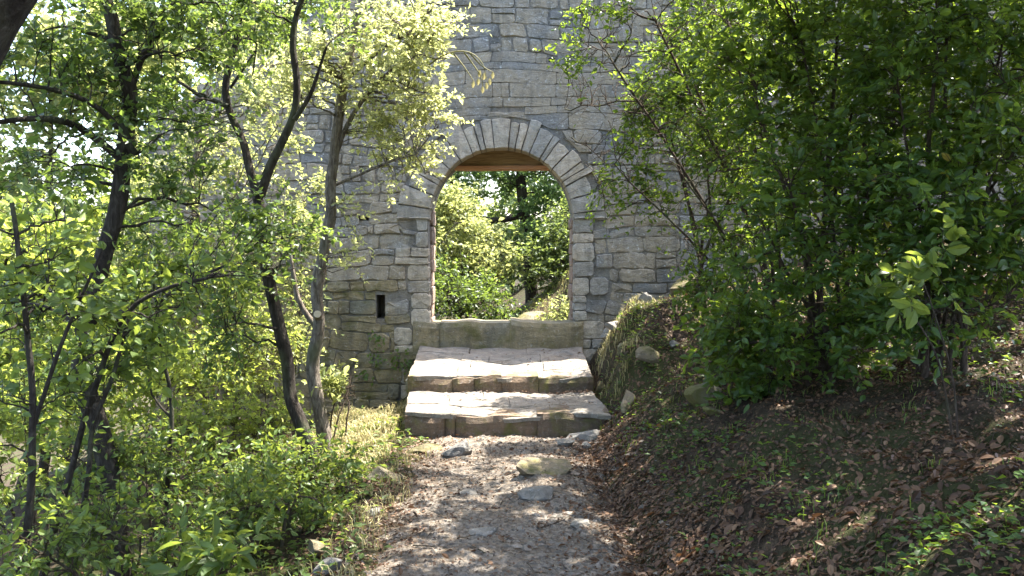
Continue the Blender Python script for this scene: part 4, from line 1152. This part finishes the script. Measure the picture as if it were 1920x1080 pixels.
# --- trees beyond the gate
plant('gate_tree', 'dark trunk with a crooked side branch seen through the gate', 'tree',
      [(to_ground(pxl([(1000, 600), (996, 540), (990, 480), (985, 410), (978, 340), (985, 270), (1000, 200)], 16.5)), 0.115, 0.07),
       (pxl([(985, 400), (945, 412), (905, 410), (885, 385), (855, 350), (830, 330)], 16.3), 0.06, 0.03)],
      [blob(975, 300, 16.5, 1.0, .9, .6), blob(900, 330, 16.6, .7, .8, .35), blob(1050, 380, 16.3, .7, .7, .7), blob(1010, 450, 16.0, .5, .6, .4), blob(1060, 250, 16.5, 1, .9, .7), blob(860, 300, 17, .6, .7, .3), blob(1060, 500, 15.6, .5, .5, .3)],
      36, 360, 2100, 10, 0.062, 'leaf_gate', 'bark_dark', 81, width=0.6, cull=False)
def far_plant(name, label, px, py, Y, blobs, n2, n3, seed, lmat='leaf_far', size=0.09, r0=0.07, cat='tree', group=None, limbs=None, nl=10):
    p = at(px, py, Y); z = float(gh(p[0], p[1]))
    c = np.mean([b[0] for b in blobs], 0)
    b0 = np.array([p[0], p[1], z - 0.1])
    L = limbs or [(np.array([b0, b0 + (c - b0) * 0.35 + np.array([0.08, 0, 0.1]), b0 + (c - b0) * 0.7 + np.array([-0.08, 0, 0.1]), c + np.array([0, 0, 0.3])]), r0, r0 * 0.4)]
    plant(name, label, cat, L, blobs, 16, n2, n3, nl, size, lmat, 'bark_dark', seed, group=group, width=0.6, cull=False, shape=LEAF4, twig=(0.2, 0.5))
far_plant('gate_bush', 'bright yellow green bush left of the trunk beyond the gate', 870, 640, 15.0,
          [blob(860, 470, 15.0, .7, .7, .6), blob(830, 400, 15.2, .5, .6, .5), blob(930, 480, 15.4, .45, .5, .5)], 200, 900, 82, 'leaf_pale', 0.07, 0.03, 'shrub', 'bushes beyond the gate')
far_plant('gate_bush', 'dark tangled bush low on the left beyond the gate', 850, 640, 13.6,
          [blob(840, 560, 13.7, .5, .5, .35), blob(910, 570, 13.9, .45, .5, .3), blob(800, 520, 13.8, .4, .5, .4)], 170, 620, 83, 'leaf_oak', 0.055, 0.025, 'shrub', 'bushes beyond the gate')
far_plant('gate_bush', 'green bush right of the trunk on the slope beyond the gate', 1050, 560, 14.8,
          [blob(1030, 500, 14.8, .5, .5, .35), blob(1080, 440, 15, .6, .6, .6), blob(1090, 500, 14.6, .3, .3, .2)], 170, 650, 84, 'leaf_far', 0.06, 0.03, 'shrub', 'bushes beyond the gate')
far_plant('gate_bush', 'tiny sunlit plant at the right foot of the gate opening', 1060, 605, 12.6,
          [blob(1058, 592, 12.6, .12, .12, .1)], 20, 50, 85, 'leaf_pale', 0.045, 0.01, 'shrub', 'bushes beyond the gate')
far_plant('far_tree', 'tall tree far behind closing the view through the gate', 900, 560, 24.0,
          [blob(880, 470, 24, 2.0, 1.6, 1.3), blob(1020, 430, 24, 2.0, 1.6, 1.6), blob(800, 420, 25, 1.6, 1.6, 1.2), blob(960, 540, 23, 2.5, 1.5, 1.0)], 300, 1300, 86, 'leaf_far', 0.14, 0.14, group='trees in the background')

# --- trees in the background on the left
bgl = [
    (60, 600, 12, [(30, 500, 12, 1.2, 1.0, .9), (150, 560, 12.5, 1.0, 1.0, .8), (60, 640, 11.5, 1.1, 1, .7)], 'pale bushy tree in the left background below the bright sky gap'),
    (300, 620, 13, [(300, 420, 13, 1.0, 1.0, .9), (250, 580, 12.5, 1.1, 1.0, .8), (390, 500, 13, .8, .8, .8)], 'leafy tree in the background behind the tall crooked oak'),
    (20, 560, 20, [(-20, 420, 20, 2.0, 1.5, 1.0), (150, 460, 20, 1.6, 1.5, .9), (300, 470, 21, 2.0, 1.5, 1.2)], 'distant tree low on the left horizon'),
    (420, 600, 17, [(420, 330, 17, 1.2, 1.2, 1.6), (470, 200, 17, 1.0, 1.0, 1.1), (350, 250, 18, 1.1, 1.1, 1.2)], 'tall airy tree rising behind the left end of the wall'),
    (120, 600, 16, [(70, 180, 16, 1.5, 1.3, 1.1), (200, 100, 16, 1.5, 1.3, 1.1), (20, 330, 16, .9, 1.0, .5)], 'high pale tree behind the oak at the upper left'),
    (330, 600, 20, [(330, 60, 20, 2.0, 1.6, 1.4), (480, 60, 20, 1.6, 1.4, 1.2), (560, -20, 20, 1.5, 1.3, 1.0)], 'high background tree whose crown tops the ruined wall end'),
    (-60, 760, 9, [(-40, 640, 9, .9, .9, .9), (80, 720, 9, .8, .8, .5), (-20, 480, 9, .8, .8, .6)], 'bushy tree at the left edge behind the thin saplings'),
]
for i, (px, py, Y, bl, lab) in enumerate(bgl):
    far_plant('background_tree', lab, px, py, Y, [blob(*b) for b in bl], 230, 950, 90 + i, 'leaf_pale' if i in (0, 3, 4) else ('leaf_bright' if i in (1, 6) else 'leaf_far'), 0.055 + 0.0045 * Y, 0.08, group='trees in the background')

# ------------------------------------------------------------------ ground cover
lr = np.random.default_rng(77)
def scatter_leaves(name, x, y, size, mat, label_kind, lift=0.012, flat=0.35, shape=LEAF4, width=0.5, tints=None):
    z = surf(x, y) + lr.uniform(0.002, lift, len(x))
    a = lr.uniform(0, 2 * math.pi, len(x))
    D = np.stack([np.cos(a), np.sin(a), lr.normal(0, flat * 0.6, len(x))], -1)
    # follow the slope
    e = 0.05
    gx = (surf(x + e, y) - surf(x - e, y)) / (2 * e); gy = (surf(x, y + e) - surf(x, y - e)) / (2 * e)
    D[:, 2] += D[:, 0] * gx + D[:, 1] * gy
    Nn = unit(np.stack([-gx, -gy, np.ones(len(x))], -1) + flat * lr.normal(size=(len(x), 3)))
    V, T = leaf_geo(np.stack([x, y, z], -1), D, Nn, size, width, shape)
    t = np.clip(lr.normal(0.5, 0.27, len(x)), 0, 0.97) if tints is None else tints
    return tag(obj(name, arr_mesh(name, V, T, np.repeat(t, len(shape[1]))), None, M[mat]), kind='stuff')

n = 46000
x = np.concatenate([lr.uniform(0.55, 4.5, n), lr.normal(0.78, 0.16, 3500), lr.uniform(-0.75, 0.8, 900), lr.normal(-0.95, 0.2, 1600), lr.uniform(-3, -0.8, 1500)])
y = np.concatenate([2.6 + 8 * lr.random(n) ** 1.2, lr.uniform(3.5, 8.6, 3500), lr.uniform(3.8, 8.0, 900), lr.uniform(3.8, 7.8, 1600), lr.uniform(3.8, 9, 1500)])
keep_l = (y < 10.9) & ((x < 0.9) | (vnoise(np.stack([x, y, x * 0], -1), 2.6, 12) + 0.5 * vnoise(np.stack([x, y, x * 0], -1), 7.0, 13) > lr.uniform(-1.1, 0.3, len(x))))
keep_l &= ~((np.abs(x + 0.05) < 0.95) & (y > 8.0))
x, y = x[keep_l], y[keep_l]
scatter_leaves('leaf_litter', x, y, (0.013 + 0.043 * lr.random(len(x)) ** 2.0) * np.where(y < 4.6, 1.2, 0.95), 'litter', 'stuff', 0.022, 0.55, LEAF8, 0.5)

cx_ = np.concatenate([lr.uniform(0.5, 4.2, 34000), lr.normal(0.72, 0.2, 5000), lr.normal(-0.9, 0.25, 4000), lr.uniform(-0.8, 0.8, 2500)])
cy_ = np.concatenate([2.7 + 7.5 * lr.random(34000) ** 1.15, lr.uniform(3.5, 8.4, 5000), lr.uniform(3.8, 8.2, 4000), lr.uniform(3.8, 8.0, 2500)])
kc = ~((np.abs(cx_ + 0.05) < 0.95) & (cy_ > 8.0))
cx_, cy_ = cx_[kc], cy_[kc]
scatter_leaves('litter_crumbs', cx_, cy_, 0.008 + 0.018 * lr.random(len(cx_)), 'litter', 'stuff', 0.012, 0.6, LEAF2, 0.8)

ns_ = 420
sy_ = lr.uniform(8.1, 11.0, ns_); sx_ = np.where(lr.random(ns_) < 0.5, lr.uniform(0.35, 0.78, ns_), lr.uniform(-0.9, 0.75, ns_))
sy_ = np.where(lr.random(ns_) < 0.35, lr.uniform(8.93, 9.02, ns_), sy_)
sz_ = np.where(sy_ > 9.08, 0.385 + 0.033 * (sy_ - 9.1), 0.195 + 0.04 * (sy_ - 8)) + 0.012 * np.sin(5 * sx_ + 3 * sy_) + 0.008 * np.sin(13 * sx_ - 7 * sy_) - 0.028 * np.exp(-((sx_ - 0.05) / 0.45) ** 2) + 0.016
sa_ = lr.uniform(0, 6.28, ns_)
V, T = leaf_geo(np.stack([sx_, sy_, sz_], -1), np.stack([np.cos(sa_), np.sin(sa_), lr.normal(0.05, 0.12, ns_)], -1), unit(np.array([0, 0, 1.0]) + 0.25 * lr.normal(size=(ns_, 3))), 0.012 + 0.035 * lr.random(ns_) ** 2, 0.5, LEAF4)
tag(obj('step_litter', arr_mesh('step_litter', V, T, np.repeat(np.clip(lr.normal(0.45, 0.25, ns_), 0, 0.97), 4)), None, M['litter']), kind='stuff')

# low green plants on the bank and verges
def sprouts(name, cx, cy, k, size, mat, spread):
    n = len(cx)
    x = np.repeat(cx, k) + lr.normal(0, spread, n * k); y = np.repeat(cy, k) + lr.normal(0, spread, n * k)
    z = surf(x, y) + np.abs(lr.normal(0.025, 0.022, n * k))
    a = lr.uniform(0, 2 * math.pi, n * k)
    D = np.stack([np.cos(a), np.sin(a), lr.uniform(-0.1, 0.5, n * k)], -1)
    V, T = leaf_geo(np.stack([x, y, z], -1), D, unit(np.array([0, 0, 1.0]) + 0.4 * lr.normal(size=(n * k, 3))), size * lr.uniform(0.5, 1.4, n * k), 0.6, LEAF4)
    return tag(obj(name, arr_mesh(name, V, T, np.repeat(np.clip(lr.normal(0.45, 0.22, n * k), 0, 0.97), 4)), None, M[mat]), kind='stuff')
bx = np.concatenate([lr.uniform(0.9, 4.2, 1150), lr.normal(1.3, 0.14, 40), lr.uniform(1.5, 2.8, 200)]); by = np.concatenate([2.8 + 7 * lr.random(1150), lr.uniform(8.4, 10.3, 40), lr.uniform(2.8, 4.6, 200)])
m = vnoise(np.stack([bx, by, bx * 0], -1), 1.1, 31) > -0.25
sprouts('ground_plants', bx[m], by[m], 8, 0.038, 'leaf_laurel', 0.06)
vx = np.concatenate([lr.uniform(-2.4, -0.85, 380), lr.uniform(-4, -1.5, 260)]); vy = np.concatenate([lr.uniform(3.6, 8.6, 380), lr.uniform(4, 11, 260)])
sprouts('verge_plants', vx, vy, 9, 0.05, 'leaf_under', 0.07)
sprouts('far_ground_plants', lr.uniform(-1.2, 1.7, 260), lr.uniform(12.2, 16.0, 260), 9, 0.05, 'leaf_under', 0.09)
# ivy and small ferns in the joints of the low wall
iv = thing('wall_ivy', 'small ivy plants rooted in the joints of the low wall left of the landing', 'ivy', loc=(-1.5, WALL_Y, 0.1))
for (cx, cz, k, s) in ((-1.62, 0.55, 22, .05), (-1.35, 0.30, 34, .09), (-1.62, 0.30, 20, .06), (-1.2, 0.22, 26, .07), (-1.75, 0.12, 16, .06)):
    P = np.stack([lr.normal(cx, s, k), WALL_Y - 0.03 - np.abs(lr.normal(0, 0.02, k)), lr.normal(cz, s * 0.8, k)], -1) - np.array([-1.5, WALL_Y, 0.1])
    V, T = leaf_geo(P, np.stack([lr.normal(0, .6, k), -np.abs(lr.normal(.2, .2, k)), lr.normal(-.5, .4, k)], -1), unit(np.stack([lr.normal(0, .4, k), -np.ones(k), lr.normal(.5, .3, k)], -1)), lr.uniform(0.03, 0.06, k), 0.75, LEAF4)
    obj('ivy_sprig', arr_mesh('ivy_sprig', V, T, np.repeat(lr.uniform(0.2, 0.9, k), 4)), iv, M['leaf_under'])['kind'] = 'stuff'

# grass
def grass(name, x, y, hgt, mat, lean=0.5, wid=0.0035):
    n = len(x)
    z = surf(x, y) - 0.005
    a = lr.uniform(0, 2 * math.pi, n)
    d = np.stack([np.cos(a), np.sin(a), np.zeros(n)], -1); s = np.stack([-np.sin(a), np.cos(a), np.zeros(n)], -1)
    b = np.stack([x, y, z], -1)
    l = (hgt * lr.uniform(0.4, 1.4, n))[:, None]; k = (lean * lr.uniform(0.3, 1.5, n))[:, None]
    up = np.array([0, 0, 1.0])
    p1 = b + l * (0.5 * up + 0.15 * k * d); p2 = b + l * (0.9 * up * (1 - 0.35 * k) + 0.7 * k * d)
    V = np.stack([b - s * wid, b + s * wid, p1 - s * wid * 0.8, p1 + s * wid * 0.8, p2], 1).reshape(-1, 3)
    i = (np.arange(n) * 5)[:, None, None]
    T = (i + np.array([[0, 1, 3], [0, 3, 2], [2, 3, 4]])[None]).reshape(-1, 3)
    return tag(obj(name, arr_mesh(name, V, T, np.repeat(np.clip(lr.normal(0.5, 0.28, n), 0, 0.97), 3)), None, M[mat]), kind='stuff')
def tufts(cx, cy, k, s): return np.repeat(cx, k) + lr.normal(0, s, len(cx) * k), np.repeat(cy, k) + lr.normal(0, s, len(cx) * k)
gx1, gy1 = tufts(lr.uniform(-1.9, -1.03, 300), lr.uniform(7.2, 9.6, 300), 18, 0.05)
gx2, gy2 = tufts(lr.normal(1.32, 0.2, 60), lr.normal(9.95, 0.25, 60), 16, 0.05)
gx3, gy3 = tufts(lr.normal(1.03, 0.07, 46), lr.uniform(8.5, 10.4, 46), 14, 0.035)
gx6, gy6 = tufts(lr.uniform(0.0, 1.5, 90), lr.uniform(12.2, 15.0, 90), 14, 0.06)
gx4, gy4 = tufts(lr.normal(-0.9, 0.12, 60), lr.uniform(4.2, 7.4, 60), 9, 0.05)
grass('dry_grass', np.concatenate([gx1, gx2, gx3, gx4, gx6]), np.concatenate([gy1, gy2, gy3, gy4, gy6]), 0.10, 'straw', 0.8)
gx5, gy5 = tufts(np.concatenate([lr.uniform(0.8, 3.5, 130), lr.uniform(-2.2, -0.9, 160)]), np.concatenate([lr.uniform(3.2, 10.4, 130), lr.uniform(4, 9.4, 160)]), 9, 0.04)
grass('green_grass', gx5, gy5, 0.085, 'leaf_under', 0.8, 0.003)

# gravel on the path
def gravel(n):
    x = np.clip(lr.normal(0.0, 0.42, n), -0.95, 0.95); y = 3.4 + 4.65 * lr.random(n)
    s = lr.uniform(0.007, 0.02, n) * np.where(lr.random(n) < 0.09, 2.0, 1.0)
    z = surf(x, y) + s * 0.15
    ico = np.array([[1, 0, 0], [0.4, 0.9, 0], [-0.7, 0.7, 0], [-0.9, -0.4, 0], [0.1, -1, 0], [0.2, 0.1, 1], [-0.2, 0.0, 0.9]])
    tri = np.array([[0, 1, 5], [1, 2, 5], [2, 6, 5], [2, 3, 6], [3, 4, 6], [4, 5, 6], [4, 0, 5]])
    a = lr.uniform(0, 6.28, n); c, sn = np.cos(a)[:, None], np.sin(a)[:, None]
    st = lr.uniform(0.6, 1.3, (n, 1)); hz = lr.uniform(0.25, 0.7, (n, 1))
    J = ico[None] + lr.normal(0, 0.13, (n, 7, 3))
    X = J[..., 0] * st; Y_ = J[..., 1]
    V = np.stack([x[:, None] + s[:, None] * (X * c - Y_ * sn), y[:, None] + s[:, None] * (X * sn + Y_ * c), z[:, None] + s[:, None] * J[..., 2] * hz - s[:, None] * 0.2], -1).reshape(-1, 3)
    T = ((np.arange(n) * 7)[:, None, None] + tri[None]).reshape(-1, 3)
    return tag(obj('gravel', arr_mesh('gravel', V, T, np.repeat(lr.random(n), 7)), None, M['gravel']), kind='stuff')
gravel(6500)

# fallen twigs
tn = 420
tx = np.concatenate([lr.uniform(0.6, 3.8, 320), lr.uniform(-1.6, 0.6, 100)]); ty = np.concatenate([lr.uniform(2.9, 9.5, 320), lr.uniform(3.6, 7.8, 100)])
ta = lr.uniform(0, 6.28, tn); tl = lr.uniform(0.06, 0.22, tn)
k5 = np.linspace(-0.5, 0.5, 5)[None]
bend = lr.normal(0, 0.15, (tn, 1))
X5 = tx[:, None] + tl[:, None] * (k5 * np.cos(ta)[:, None] - bend * k5 ** 2 * np.sin(ta)[:, None])
Y5 = ty[:, None] + tl[:, None] * (k5 * np.sin(ta)[:, None] + bend * k5 ** 2 * np.cos(ta)[:, None])
Z5 = surf(X5, Y5) + 0.012
V, T = tubes(np.stack([X5, Y5, Z5], -1), np.linspace(0.004, 0.0015, 5)[None] * lr.uniform(0.5, 1.3, (tn, 1)), 4)
tag(obj('fallen_twigs', arr_mesh('fallen_twigs', V, T, None, True), None, M['bark_twig']), kind='stuff')
